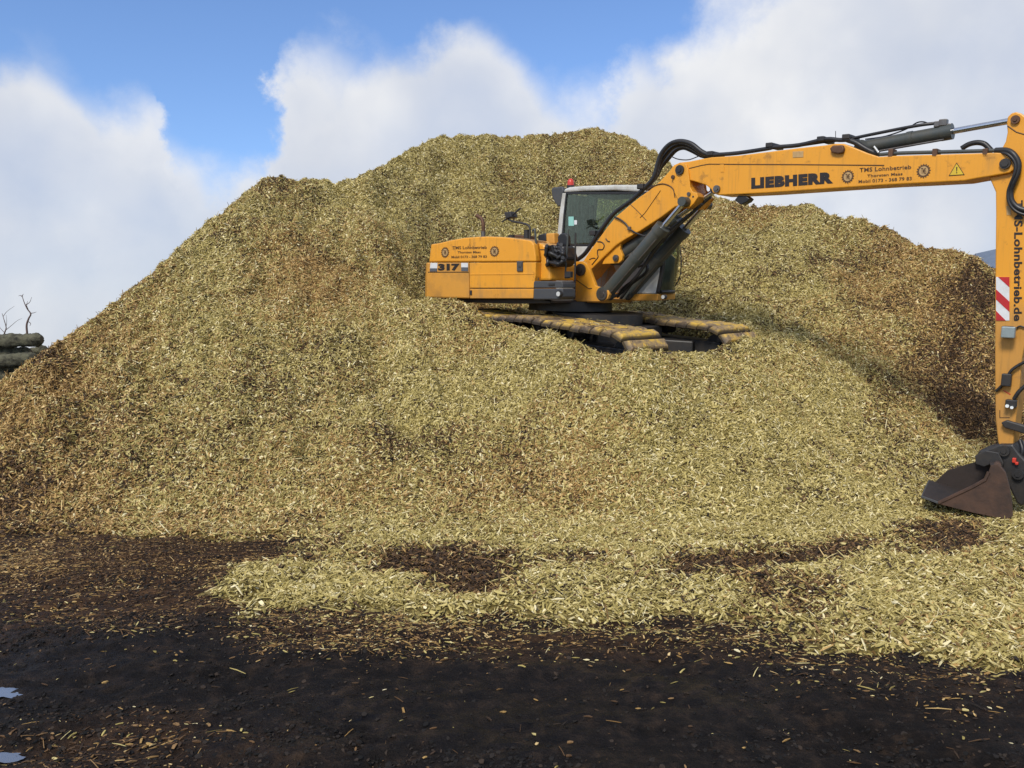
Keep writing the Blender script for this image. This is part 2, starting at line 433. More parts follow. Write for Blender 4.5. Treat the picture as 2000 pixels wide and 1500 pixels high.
# ------------------------------------------------------------------ ground zones measured in the photograph
def poly(pxs): return np.array([[gnd(x, y).x, gnd(x, y).y] for x, y in pxs])
def inside(poly_, x, y):
    r = np.zeros(x.shape, bool); n = len(poly_); j = n - 1
    for i in range(n):
        xi, yi = poly_[i]; xj, yj = poly_[j]
        c = ((yi > y) != (yj > y)) & (x < (xj - xi) * (y - yi) / (yj - yi + 1e-12) + xi)
        r ^= c; j = i
    return r
def soft(poly_, x, y, amp=0.18, s=2.5, seed=0.0, blur=0.10):
    """soft, ragged inside-test"""
    acc = np.zeros(x.shape)
    for k, (dx, dy) in enumerate([(0, 0), (1, 0), (-1, 0), (0, 1), (0, -1), (.7, .7), (-.7, .7), (.7, -.7), (-.7, -.7)]):
        wx = x + fbm(x, y, s, 4, 0.6, seed, 3) * amp * 2 + dx * blur
        wy = y + fbm(x, y, s, 4, 0.6, seed + 40, 8) * amp * 2 + dy * blur
        acc += inside(poly_, wx, wy)
    return acc / 9.0

SPILL = poly([(-150, 1015), (-150, 1048), (60, 1045), (250, 1045), (450, 1040), (590, 1050), (610, 1075), (520, 1100), (440, 1120), (430, 1150), (500, 1182),
              (620, 1185), (760, 1180), (870, 1182), (960, 1188), (1080, 1192), (1160, 1210), (1280, 1203), (1400, 1215), (1500, 1222),
              (1600, 1232), (1750, 1250), (1850, 1275), (2000, 1300), (2300, 1350), (2300, 960), (1000, 960)])
PATCH = [(poly([(680, 1114), (740, 1090), (790, 1072), (870, 1067), (950, 1085), (1000, 1108), (995, 1140), (1030, 1172), (960, 1163), (880, 1155), (800, 1132)]), 0.95),
         (poly([(1060, 1095), (1120, 1090), (1185, 1098), (1180, 1108), (1070, 1106)]), 0.8),
         (poly([(1270, 1112), (1330, 1082), (1500, 1082), (1570, 1072), (1720, 1054), (1750, 1076), (1600, 1100), (1450, 1116), (1300, 1126)]), 1.0),
         (poly([(1420, 1118), (1550, 1125), (1650, 1190), (1570, 1192), (1440, 1145)]), 0.6),
         (poly([(1735, 1042), (1850, 1012), (1960, 1045), (1950, 1062), (1830, 1085)]), 0.72),
         (poly([(540, 1055), (700, 1050), (660, 1095), (560, 1110)]), 0.35)]
BROWN = [(poly([(-200, 1040), (400, 1038), (560, 1050), (600, 1085), (440, 1130), (420, 1180), (520, 1215), (200, 1235), (-200, 1180)]), 1.0),
         (poly([(400, 1180), (700, 1185), (900, 1190), (1100, 1200), (1400, 1215), (1700, 1250), (1500, 1270), (900, 1290), (500, 1260)]), 0.7),
         (poly([(90, 1410), (330, 1420), (420, 1500), (380, 1560), (-100, 1560), (60, 1470)]), 0.7),
         (poly([(1300, 1210), (1500, 1230), (2100, 1330), (2000, 1420), (1500, 1290)]), 0.35)]
FRINGE = poly([(380, 1110), (420, 1190), (600, 1215), (900, 1225), (1150, 1240), (1400, 1250), (1700, 1275), (2000, 1335), (2300, 1400), (2300, 1300), (1800, 1240), (1100, 1180), (600, 1160)])

# ------------------------------------------------------------------ the heap: a height field through measured points
OX, OY = 0.92, 13.0                        # where the excavator stands
cps = []
def colp(px, lst, sky=False, back=True):
    for py, Y in lst: cps.append(tuple(at(px, py, Y)))
    if sky:
        p = at(px, *lst[-1])
        if back:
            cps.append((p.x * 1.03, p.y + 1.1, p.z + 0.02 * 1.1 - 0.25))
            cps.append((p.x * 1.08, p.y + 3.2, p.z - 1.9))
            cps.append((p.x * 1.15, p.y + 7.0, max(p.z - 5.0, -1.0)))
colp(-420, [(1000, 9.2), (960, 10.2), (940, 11.5)], True, False)
colp(-200, [(1020, 8.9), (920, 9.8), (860, 10.6)], True)
colp(0, [(1030, 8.7), (900, 9.5), (745, 10.8)], True)
colp(80, [(1030, 8.7), (900, 9.5), (790, 10.4), (690, 11.4)], True)
colp(160, [(1030, 8.7), (900, 9.5), (760, 10.6), (641, 11.9)], True)
colp(240, [(1030, 8.7), (900, 9.6), (740, 10.8), (576, 12.5)], True)
colp(300, [(1030, 8.7), (900, 9.6), (760, 10.6), (640, 11.7), (532, 13.0)], True)
colp(370, [(1030, 8.7), (760, 10.6), (600, 12.1), (463, 13.7)], True)
colp(450, [(1030, 8.7), (900, 9.6), (760, 10.6), (620, 11.9), (500, 13.1), (402, 14.3)], True)
colp(515, [(1030, 8.7), (760, 10.7), (600, 12.1), (450, 13.7), (350, 15.0)], True)
colp(560, [(560, 12.6), (420, 14.3), (350, 15.5)], True)
colp(630, [(1030, 8.7), (900, 9.7), (760, 10.7), (600, 12.4), (430, 14.5), (355, 16.0)], True)
colp(700, [(1030, 8.7), (900, 9.7), (760, 10.8), (620, 12.1), (480, 14.0), (347, 16.6)], True)
colp(765, [(1030, 8.7), (760, 10.9), (620, 12.2), (480, 14.4), (400, 16.0), (312, 18.2)], True)
colp(850, [(1030, 8.7), (900, 9.8), (760, 11.0), (650, 12.0), (596, 12.7), (500, 15.6), (380, 18.0), (268, 20.0)], True)
colp(905, [(605, 12.6), (264, 20.4)], True)
colp(950, [(1035, 8.7), (900, 9.8), (780, 10.9), (680, 11.9), (613, 12.35), (263, 20.8)], True)
colp(1000, [(1035, 8.7), (900, 9.8), (780, 10.8), (690, 11.5), (624, 12.0), (400, 18.5), (266, 21.0)], True)
colp(1060, [(760, 10.7), (684, 11.15), (646, 11.4), (262, 21.5)], True)
colp(1110, [(664, 11.0)])
colp(1160, [(1040, 8.6), (940, 9.2), (840, 9.8), (740, 10.4), (684, 10.72), (360, 19.5), (250, 22.0)], True)
colp(1205, [(704, 10.25), (262, 21.7)], True)
colp(1245, [(1045, 8.5), (940, 9.1), (840, 9.6), (790, 9.8), (728, 10.0)])
colp(1260, [(286, 21.0)], True)
colp(1300, [(694, 10.45), (400, 18.5), (310, 20.3)], True)
colp(1335, [(1045, 8.5), (940, 9.2), (840, 9.8), (740, 10.5), (664, 11.25), (340, 19.6)], True)
colp(1385, [(652, 11.7), (378, 18.8)], True)
colp(1430, [(1045, 8.6), (930, 9.3), (820, 10.2), (720, 11.1), (651, 12.0), (600, 13.6), (500, 15.8), (393, 18.0)], True)
colp(1480, [(401, 17.7)], True)
colp(1540, [(1040, 8.7), (930, 9.6), (820, 10.6), (700, 12.0), (600, 13.6), (500, 15.5), (404, 17.3)], True)
colp(1580, [(399, 17.2)], True)
colp(1620, [(420, 16.9)], True)
colp(1680, [(1035, 8.9), (950, 9.7), (850, 10.8), (760, 11.9), (650, 13.2), (540, 14.7), (427, 16.2)], True)
colp(1740, [(452, 15.7)], True)
colp(1800, [(1020, 9.2), (930, 10.3), (860, 11.4), (800, 12.2), (700, 13.0), (600, 13.9), (485, 15.0)], True)
colp(1870, [(492, 14.7)], True)
colp(1930, [(1000, 9.6), (930, 10.6), (880, 11.6), (845, 12.2), (750, 12.8), (620, 13.6), (520, 14.3)], True)
colp(2080, [(990, 9.8), (900, 11.3), (850, 12.1), (740, 12.8), (620, 13.6)], True)
colp(2300, [(990, 9.8), (900, 11.2), (800, 12.1), (740, 12.8)], True)
colp(2600, [(960, 10.2), (900, 11.2), (860, 12.1)], True, False)
for xx, yy, zz in [(0.0, 13.6, 1.95), (0.9, 13.0, 1.7), (1.6, 12.2, 1.6), (1.5, 11.4, 1.6), (2.2, 12.6, 1.75), (1.2, 14.6, 2.2), (2.4, 14.0, 2.25), (-0.3, 14.7, 2.3),
                   (0.3, 15.9, 2.7), (1.5, 15.8, 2.8), (3.0, 15.6, 3.0), (-1.3, 15.2, 2.75), (-1.4, 14.0, 2.45)]:
    cps.append((xx, yy, zz))
for xx in range(-9, 13, 3):
    cps.append((xx, 7.2, -0.5)); cps.append((xx * 1.3, 30.0, -1.0))
for yy in (14, 19, 25):
    cps.append((-13, yy, -1.2)); cps.append((15, yy, -1.0))
cps = np.array(cps)
def tps(P, Z, lam=0.002):
    n = len(P)
    d = np.sqrt(((P[:, None] - P[None]) ** 2).sum(-1))
    K = np.where(d > 0, d * d * np.log(np.maximum(d, 1e-9)), 0) + lam * n * np.eye(n) * 0.1
    Q = np.c_[np.ones(n), P]
    A = np.block([[K, Q], [Q.T, np.zeros((3, 3))]])
    return np.linalg.solve(A, np.r_[Z, 0, 0, 0])
# merge points closer than 12 cm
keep = []
for p in cps:
    if all((p[0] - q[0]) ** 2 + (p[1] - q[1]) ** 2 > 0.0144 for q in keep): keep.append(p)
cps = np.array(keep)
W = tps(cps[:, :2], cps[:, 2])
def heap(x, y):
    sh = x.shape; x = x.ravel(); y = y.ravel(); out = np.empty_like(x)
    for i in range(0, len(x), 20000):
        xs, ys = x[i:i + 20000], y[i:i + 20000]
        d2 = (xs[:, None] - cps[None, :, 0]) ** 2 + (ys[:, None] - cps[None, :, 1]) ** 2
        K = 0.5 * d2 * np.log(np.maximum(d2, 1e-12))
        out[i:i + 20000] = K @ W[:-3] + W[-3] + W[-2] * xs + W[-1] * ys
    return out.reshape(sh)

# excavator frames (superstructure and undercarriage)
def frame(loc, yaw, pitch, roll):
    return Matrix.Translation(loc) @ Matrix.Rotation(R(yaw), 4, 'Z') @ Matrix.Rotation(R(pitch), 4, 'Y') @ Matrix.Rotation(R(roll), 4, 'X')
MR = frame(Vector((0.87, 13.0, 2.545)), -42, 4.2, 3.4)
MU = frame(Vector((1.24, 12.71, 2.285)), -50, 6.2, 3.2)

def heap_heights(x, y):
    H = heap(x, y)
    # lumps, slips and clods
    lump = fbm(x, y, 0.55, 3, 0.5, 5, 2) * 0.18 + fbm(x * 1.5, y * 0.8, 1.5, 4, 0.6, 31, 12) * 0.22 + fbm(x, y, 4.0, 3, 0.7, 51, 22) * 0.13 + np.maximum(fbm(x, y, 6.0, 2, 0.7, 91, 27), 0) * 0.09
    g1 = fbm(x * 1.0 + y * 0.28, y * 0.22 - x * 0.06, 1.9, 4, 0.6, 15, 60)                     # slide runs down the face
    lump = lump + (np.abs(g1) * -0.30 + 0.07) + fbm(x * 0.5, y * 1.6 + H * 1.2, 0.9, 3, 0.55, 44, 14) * 0.14   # and ledges across it
    k = np.clip((H - 0.05) / 0.6, 0, 1)
    near = np.exp(-(((x - 1.2) ** 2 + (y - 12.0) ** 2) / 4.5) ** 2)
    H = H + lump * k * (1 - 0.85 * near) - 0.03 * near * k
    # keep clear of the tracks and of the slewing platform
    Mi = np.array(MU.inverted())
    for it in range(2):
        a = Mi[0, 0] * x + Mi[0, 1] * y + Mi[0, 2] * H + Mi[0, 3]
        b = Mi[1, 0] * x + Mi[1, 1] * y + Mi[1, 2] * H + Mi[1, 3]
        plane = MU.translation.z + (-(x - MU.translation.x) * MU.col[2][0] - (y - MU.translation.y) * MU.col[2][1]) / MU.col[2][2]
        fa = np.clip((1.98 - np.abs(a)) / 0.12, 0, 1)
        fb = np.clip((1.42 - np.abs(b)) / 0.08, 0, 1)
        f = fa * fb
        lim = plane - 0.48
        H = np.where(H > lim, H * (1 - f) + lim * f, H)
    return H

# the ridge line as measured against the sky (picture x, y) and roughly how far off it is
SKYL = [(-300, 940), (-100, 800), (0, 746), (90, 683), (160, 641), (240, 577), (300, 532), (370, 463), (450, 402), (500, 360), (520, 348), (548, 344), (575, 352), (620, 349), (660, 355), (700, 346),
        (765, 312), (820, 282), (850, 266), (905, 263), (925, 266), (950, 263), (1000, 267), (1060, 262), (1110, 258), (1145, 251), (1162, 248), (1185, 258), (1220, 264), (1260, 285), (1300, 312), (1340, 345),
        (1385, 378), (1430, 393), (1480, 401), (1530, 405), (1560, 399), (1582, 398), (1610, 416), (1640, 424), (1680, 426), (1715, 438), (1740, 451), (1775, 472), (1800, 484), (1840, 488), (1870, 490), (1900, 500),
        (1930, 518), (2000, 560), (2100, 620), (2300, 740)]
SKX = np.array([(p[0] - 1000) / FPX for p in SKYL]); SKB = np.array([ray(*p).z / ray(*p).y for p in SKYL])
def shape_ridge(X, Y, Z):
    A = X / np.maximum(Y, 0.5)
    bins = np.arange(-0.80, 0.80, 0.008); nb = len(bins)
    tgt = np.interp(bins, SKX, SKB)
    for it in range(3):
        E = (Z - CAMH) / np.maximum(Y, 0.5)
        ok = Y > 9.3
        bi = np.clip(((A - bins[0]) / 0.008 + 0.5).astype(int), 0, nb - 1)
        mx = np.full(nb, -9.0); np.maximum.at(mx, bi[ok], E[ok])
        yr = np.full(nb, 15.0)
        top = ok & (E >= mx[bi] - 1e-6); yr[bi[top]] = Y[top]
        d = np.where(mx > -1, tgt - mx, 0.0)
        k = np.exp(-np.linspace(-2, 2, 5) ** 2); k /= k.sum()
        d = np.convolve(np.pad(d, 2, 'edge'), k, 'valid'); yr = np.convolve(np.pad(yr, 4, 'edge'), np.ones(9) / 9, 'valid')
        dd = np.interp(A, bins, d); yy = np.interp(A, bins, yr)
        w = np.where(Y > yy, 1.0, np.exp(-((Y - yy) / 1.6) ** 2))
        Z = Z + dd * Y * w
        Z = np.where((Y > yy + 0.5) & (dd < 0), np.minimum(Z, CAMH + (np.interp(A, bins, tgt) - 0.004) * Y), Z)
    return Z

def grid_mesh(name, xs, ys, zf):
    X, Y = np.meshgrid(xs, ys)
    Z = zf(X, Y)
    nx, ny = len(xs), len(ys)
    co = np.stack([X.ravel(), Y.ravel(), Z.ravel()], 1).astype(np.float32)
    i = np.arange(nx * ny).reshape(ny, nx)
    q = np.stack([i[:-1, :-1].ravel(), i[:-1, 1:].ravel(), i[1:, 1:].ravel(), i[1:, :-1].ravel()], 1)
    me = bpy.data.meshes.new(name)
    me.vertices.add(len(co)); me.vertices.foreach_set('co', co.ravel())
    me.loops.add(q.size); me.loops.foreach_set('vertex_index', q.ravel().astype(np.int32))
    me.polygons.add(len(q)); me.polygons.foreach_set('loop_start', (np.arange(len(q)) * 4).astype(np.int32))
    me.polygons.foreach_set('loop_total', np.full(len(q), 4, np.int32))
    me.update(); me.validate()
    return me, X.ravel(), Y.ravel(), Z.ravel()
def set_attr(me, name, arr):
    at_ = me.attributes.new(name, 'FLOAT', 'POINT'); at_.data.foreach_set('value', arr.astype(np.float32).ravel())

# ---- ground
def ground_z(x, y):
    f = np.clip((14 - np.hypot(x, y - 3)) / 6, 0, 1)
    z = (fbm(x, y, 0.8, 4, 0.55, 3, 3) * 0.035 + fbm(x * 0.6 + y * 0.5, y * 1.3 - x * 0.25, 3.0, 5, 0.72, 13, 7) * 0.060) * f
    # old wheel ruts running off to the lower right, with the marks of the tread lugs
    u = (x - 1.6) * 0.80 + (y - 3.9) * 0.60; v = -(x - 1.6) * 0.60 + (y - 3.9) * 0.80
    for off, dp in ((0.0, 0.045), (1.35, 0.035), (-1.9, 0.025), (-3.3, 0.02)):
        t = u - off + fbm(x, y, 0.7, 2, 0.5, 9, 9) * 0.25
        k = np.exp(-(t / 0.14) ** 4) * np.clip((5.8 - y) / 1.2, 0, 1) * np.clip(fbm(x, y, 0.9, 2, 0.5, 49, 9) + 0.75, 0, 1)
        lug = np.sin((v + np.abs(t) * 0.6) * 2 * math.pi / 0.17)
        z = z - f * k * (dp + 0.012 * np.clip(lug * 2, -1, 1))
    # hollows the puddles stand in
    for (px, py, rx, ry) in ((10, 1340, 0.55, 0.28), (-20, 1460, 0.45, 0.16)):
        p = gnd(px, py)
        z = z - 0.05 * np.exp(-(((x - p.x) / rx) ** 2 + ((y - p.y) / ry) ** 2))
    return z
near_x = np.arange(-6.5, 7.5, 0.04); near_y = np.arange(2.4, 9.6, 0.035)
far = np.array([1.0, 2.5, 5, 9, 15, 25, 45, 90, 180, 400, 900])
gx = np.concatenate([near_x[0] - far[::-1], near_x, near_x[-1] + far])
gy = np.concatenate([near_y[0] - far[::-1], near_y, near_y[-1] + np.array([.5, 1.2, 2.5, 5, 9, 15, 25, 45, 90, 180, 400, 900, 1600])])
me, X, Y, Z = grid_mesh('ground', gx, gy, ground_z)
br = np.zeros(X.shape)
for P, w in BROWN: br = np.maximum(br, soft(P, X, Y, 0.30, 1.6, 5.0, 0.28) * w)
for P, w in PATCH: br = np.maximum(br, soft(P, X, Y, 0.20, 1.6, 5.0, 0.25) * w)
set_attr(me, 'brown', br)
wet = np.clip(fbm(X, Y, 0.6, 3, 0.5, 80, 4) * 1.6 + 0.25 + np.clip((-X - 0.5) / 4, 0, .5), 0, 1)
set_attr(me, 'wet', wet)
me.materials.append(MATS['dark_ground'])
me.polygons.foreach_set('use_smooth', [True] * len(me.polygons))
ground = bpy.data.objects.new('ground', me); COL.objects.link(ground); ground['kind'] = 'structure'
ground['label'] = 'dark wet trampled ground in front of the wood chip heap'

# ---- chip prototypes (fed to the scatter, not placed in the scene themselves)
def chip_mesh(name, L, Wd, T, bend=0.0, taper=0.5, jag=0.15, seed=0):
    rd = random.Random(seed); m = MB(); secs = 3; rings = []
    for i in range(secs):
        t = i / (secs - 1); x = (t - 0.5) * L
        w = Wd * (1 - taper * abs(2 * t - 1) ** 2) * (1 + rd.uniform(-jag, jag)); th = T * (1 - 0.6 * abs(2 * t - 1)) * (1 + rd.uniform(-jag, jag))
        z = -bend * (2 * t - 1) ** 2; yo = rd.uniform(-jag, jag) * Wd * 0.6
        rings.append([(x + rd.uniform(-.05, .05) * L, yo - w / 2, z - th / 2), (x, yo + w / 2, z - th / 2 * rd.uniform(.4, 1)), (x + rd.uniform(-.05, .05) * L, yo + w / 2, z + th / 2), (x, yo - w / 2, z + th / 2)])
    vs = [v for r_ in rings for v in r_]; fs = [(0, 1, 2, 3)[::-1], tuple(4 * (secs - 1) + k for k in range(4))]
    for i in range(secs - 1):
        for k in range(4): fs.append((4 * i + k, 4 * i + (k + 1) % 4, 4 * i + 4 + (k + 1) % 4, 4 * i + 4 + k))
    m.add(vs, fs)
    me = bpy.data.meshes.new(name); me.from_pydata(m.v, [], m.f); me.update(); me.materials.append(MATS['chip_wood'])
    return bpy.data.objects.new(name, me)
protos = [chip_mesh('wood_chip', 0.046, 0.017, 0.009, 0.0, 0.25, 0.35, 1), chip_mesh('wood_chip', 0.036, 0.018, 0.009, 0.0, 0.2, 0.4, 2),
          chip_mesh('wood_chip', 0.060, 0.013, 0.008, 0.001, 0.25, 0.35, 3), chip_mesh('wood_chip', 0.085, 0.009, 0.007, 0.001, 0.25, 0.3, 4),
          chip_mesh('wood_chip', 0.055, 0.013, 0.010, 0.0, 0.3, 0.4, 6), chip_mesh('wood_chip', 0.028, 0.015, 0.009, 0.0, 0.2, 0.4, 7),
          chip_mesh('wood_chip', 0.042, 0.011, 0.007, 0.0, 0.3, 0.4, 9), chip_mesh('wood_chip', 0.070, 0.012, 0.008, 0.002, 0.25, 0.35, 8),
          chip_mesh('wood_chip', 0.16, 0.007, 0.006, 0.004, 0.3, 0.3, 5), chip_mesh('wood_chip', 0.030, 0.015, 0.010, 0.0, 0.2, 0.4, 10)]

def scatter(o, dens, seed=1, tilt=0.75, smin=0.6, smax=1.35, keep_base=True, lift=0.004):
    ng = bpy.data.node_groups.new('scatter', 'GeometryNodeTree')
    ng.interface.new_socket('Geometry', in_out='INPUT', socket_type='NodeSocketGeometry')
    ng.interface.new_socket('Geometry', in_out='OUTPUT', socket_type='NodeSocketGeometry')
    N = NT(ng)
    gi = N.n('NodeGroupInput'); go = N.n('NodeGroupOutput')
    na = N.n('GeometryNodeInputNamedAttribute', {'Name': 'cover'}, data_type='FLOAT')
    dn = N.n('ShaderNodeMath', {0: na.outputs['Attribute'], 1: float(dens)}, operation='MULTIPLY')
    dp = N.n('GeometryNodeDistributePointsOnFaces', {'Mesh': gi.outputs[0], 'Density': dn.outputs[0], 'Seed': seed}, distribute_method='RANDOM')
    join = N.n('GeometryNodeJoinGeometry')
    for p in protos:
        oi = N.n('GeometryNodeObjectInfo', {'Object': p, 'As Instance': True})
        ng.links.new(oi.outputs['Geometry'], join.inputs[0])
    rv = N.n('FunctionNodeRandomValue', {0: (-tilt, -tilt, -3.1416), 1: (tilt, tilt, 3.1416), 'Seed': seed + 5}, data_type='FLOAT_VECTOR')
    er = N.n('FunctionNodeEulerToRotation', {0: rv.outputs[0]})
    rr = N.n('FunctionNodeRotateRotation', {0: dp.outputs['Rotation'], 1: er.outputs[0]}, rotation_space='LOCAL')
    rs = N.n('FunctionNodeRandomValue', {2: 0.0, 3: 1.0, 'Seed': seed + 9}, data_type='FLOAT')
    rp = N.n('GeometryNodeSetPosition', {'Geometry': dp.outputs['Points']})
    ro = N.n('FunctionNodeRandomValue', {0: (0, 0, lift), 1: (0, 0, lift + (0.034 if keep_base else 0.006)), 'Seed': seed + 3}, data_type='FLOAT_VECTOR')
    ng.links.new(ro.outputs[0], rp.inputs['Offset'])
    ip = N.n('GeometryNodeInstanceOnPoints', {'Points': rp.outputs[0], 'Instance': join.outputs[0], 'Pick Instance': True, 'Rotation': rr.outputs[0]})
    rq = N.n('ShaderNodeMath', {0: rs.outputs[1], 1: 2.4}, operation='POWER')
    sz = N.n('ShaderNodeMath', {0: rq.outputs[0], 1: smax - smin, 2: smin}, operation='MULTIPLY_ADD').outputs[0]
    cxyz = N.n('ShaderNodeCombineXYZ', {0: sz, 1: sz, 2: sz})
    ng.links.new(cxyz.outputs[0], ip.inputs['Scale'])
    if keep_base:
        j2 = N.n('GeometryNodeJoinGeometry')
        ng.links.new(ip.outputs[0], j2.inputs[0]); ng.links.new(gi.outputs[0], j2.inputs[0])
        ng.links.new(j2.outputs[0], go.inputs[0])
    else:
        ng.links.new(ip.outputs[0], go.inputs[0])
    md = o.modifiers.new('chips', 'NODES'); md.node_group = ng

# ---- the heap itself
def pit(x, y):
    r = np.zeros(x.shape)
    for P, w in PATCH: r = np.maximum(r, soft(P, x, y, 0.20, 2.6, 2.0, 0.16) * w)
    return r
def pile_z(x, y):
    H = shape_ridge(x, y, heap_heights(x, y))
    spill = soft(SPILL, x, y, 0.24, 2.2, 1.0, 0.16)
    flat = ground_z(x, y) - 0.020 + 0.050 * np.clip(spill * 1.3, 0, 1) + 0.022 * fbm(x, y, 4.0, 4, 0.65, 71, 3)
    flat = flat - 0.03 * pit(x, y)
    m = np.maximum(H, flat)
    blend = 0.12
    h = np.clip(0.5 + 0.5 * (H - flat) / blend, 0, 1)
    return H * h + flat * (1 - h) + blend * h * (1 - h)
px_ = np.arange(-9.0, 11.0, 0.062); py_ = np.concatenate([np.arange(4.2, 17.0, 0.062), np.arange(17.0, 27.0, 0.12)])
me, X, Y, Z = grid_mesh('wood_chip_heap', px_, py_, pile_z)
# where chips lie, and which sort
GZ = ground_z(X, Y)
SPL = soft(SPILL, X, Y, 0.24, 2.2, 1.0, 0.16); PIT = pit(X, Y)
low = np.clip((0.18 - Z) / 0.1, 0, 1)
cover = np.where(Z - GZ > -0.05, 1.0, 0.0) * (1 - low) + low * np.clip(SPL * 1.15 - 0.05, 0, 1) ** 1.5 * (1 - 0.55 * PIT) * (0.65 + 0.7 * np.clip(fbm(X, Y, 2.0, 3, 0.6, 6, 66) + 0.4, 0, 1))
cover *= np.where(Y > 22.8, 0.25, 1.0) * np.where(Y > 15.5, 0.62, 1.0)
tone = fbm(X, Y, 0.45, 4, 0.55, 21, 6) * 0.8 + 0.10 + fbm(X, Y + Z, 2.2, 3, 0.6, 2, 88) * 0.3
left = np.clip((-X / np.maximum(Y, 1) - 0.39 + fbm(X, Y, 0.9, 3, 0.6, 25, 91) * 0.06) / 0.17, 0, 1)                      # older, browner flank on the left
right = np.clip((X / np.maximum(Y, 1) - 0.335 - 0.16 * np.clip((2.9 - Z) / 2.5, 0, 1) + fbm(X, Y, 1.0, 3, 0.6, 5, 91) * 0.05) / 0.07, 0, 1) * np.clip((Y - 11.0) / 0.8, 0, 1)
blob = sum(w * np.exp(-(((X - at(a, b, YY).x) / rx) ** 2 + ((Y - YY) / ry) ** 2)) for a, b, YY, rx, ry, w in
           ((570, 500, 13.3, 0.7, 1.0, 0.5), (640, 560, 12.7, 0.5, 0.7, 0.35), (1180, 740, 10.5, 0.7, 0.4, 0.35), (1500, 425, 16.8, 0.9, 0.7, 0.5)))
tone = np.clip(tone + left * 0.52 + right * 0.8 + blob, 0, 0.95)
rot = np.clip(fbm(X, Y, 0.8, 4, 0.6, 61, 33) * 0.6 + 0.0, 0, 0.35) + np.clip(fbm(X, Y + Z, 2.5, 3, 0.6, 7, 3) * 0.9 - 0.22, 0, 0.5)
rot = rot + left * np.clip(0.08 + fbm(X, Y, 1.3, 3, 0.6, 4, 4) * 0.9, 0, 0.5) + right * np.clip(0.14 + fbm(X, Y, 1.4, 3, 0.6, 14, 4) * 0.9, 0, 0.55) * np.clip((3.3 - Z) / 0.8, 0.15, 1)
# boom shadow painted along the foot of the right bank, dark patches elsewhere
for (px, py, YY, rx, ry, w) in ((1860, 815, 12.25, 0.95, 0.28, 0.85), (1905, 560, 13.9, 0.5, 0.5, 0.9), (1660, 520, 15.1, 0.8, 0.35, 0.45), (600, 470, 13.6, 0.9, 0.3, 0.2),
                          (120, 720, 11.0, 0.35, 0.3, 0.6), (790, 850, 10.1, 0.45, 0.25, 0.35), (250, 620, 11.9, 0.12, 0.1, 0.7)):
    p = at(px, py, YY)
    rot = rot + w * np.exp(-(((X - p.x) / rx) ** 2 + ((Y - p.y) / ry) ** 2) + fbm(X, Y, 2.0, 3, 0.6, 3, 5) * 0.6)
rot = rot + np.clip(fbm(X, Y + Z * 0.7, 5.0, 3, 0.7, 17, 3) * 1.0 - 0.24, 0, 0.40)  # dark speckle painting the shadows among the clods
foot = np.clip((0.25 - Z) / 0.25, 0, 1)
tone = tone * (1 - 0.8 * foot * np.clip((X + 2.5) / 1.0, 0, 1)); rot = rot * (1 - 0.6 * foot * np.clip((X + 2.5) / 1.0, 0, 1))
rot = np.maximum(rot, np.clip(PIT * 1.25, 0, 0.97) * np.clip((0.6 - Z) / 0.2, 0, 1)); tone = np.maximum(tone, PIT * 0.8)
rot = np.clip(rot, 0, 0.95)
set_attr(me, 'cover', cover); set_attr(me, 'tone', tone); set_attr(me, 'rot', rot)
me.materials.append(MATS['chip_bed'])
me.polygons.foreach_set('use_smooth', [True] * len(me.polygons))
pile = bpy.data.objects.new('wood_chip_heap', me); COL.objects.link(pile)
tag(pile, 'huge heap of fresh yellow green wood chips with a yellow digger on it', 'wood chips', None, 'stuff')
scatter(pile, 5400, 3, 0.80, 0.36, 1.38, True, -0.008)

# ---- loose chips and dark litter strewn over the ground in front
lx = np.arange(-5.5, 6.5, 0.06); ly = np.arange(2.6, 9.6, 0.06)
me, X, Y, Z = grid_mesh('strewn_chips', lx, ly, lambda x, y: ground_z(x, y) + 0.001)
br = np.zeros(X.shape)
for P, w in BROWN: br = np.maximum(br, soft(P, X, Y, 0.28, 1.8, 15.0, 0.2) * w)
pt = np.zeros(X.shape)
for P, w in PATCH: pt = np.maximum(pt, soft(P, X, Y, 0.15, 2.5, 2.0, 0.2) * w)
fr = soft(FRINGE, X, Y, 0.16, 2.0, 25.0, 0.15)
clump = np.clip(fbm(X, Y, 1.3, 4, 0.6, 12, 45) * 1.8 + 0.45, 0, 1)
fine = np.clip(fbm(X, Y, 3.0, 3, 0.6, 33, 1) + 0.5, 0, 1)
cover = 0.006 + 0.022 * clump ** 2 * fine + br * (0.30 + 1.2 * clump * fine) + fr * (0.10 + 0.55 * clump * fine) + pt * 0.5
tone = np.clip(0.45 + br * 0.5 + fbm(X, Y, 1.5, 3, 0.5, 2, 2) * 0.3 - fr * 0.4, 0, 1)
rot = np.clip(0.72 + br * (-0.12 + np.clip(fbm(X, Y, 1.6, 3, 0.5, 8, 8) * 0.9, -.35, .3)) + pt * 0.2 - fr * 0.30, 0, 0.95)
set_attr(me, 'cover', cover); set_attr(me, 'tone', tone); set_attr(me, 'rot', rot)
litter = bpy.data.objects.new('strewn_chips', me); COL.objects.link(litter)
tag(litter, 'loose pale and brown wood chips strewn over the dark ground', 'wood chips', None, 'stuff')
scatter(litter, 5600, 40, 0.22, 0.17, 0.80, False, 0.001)
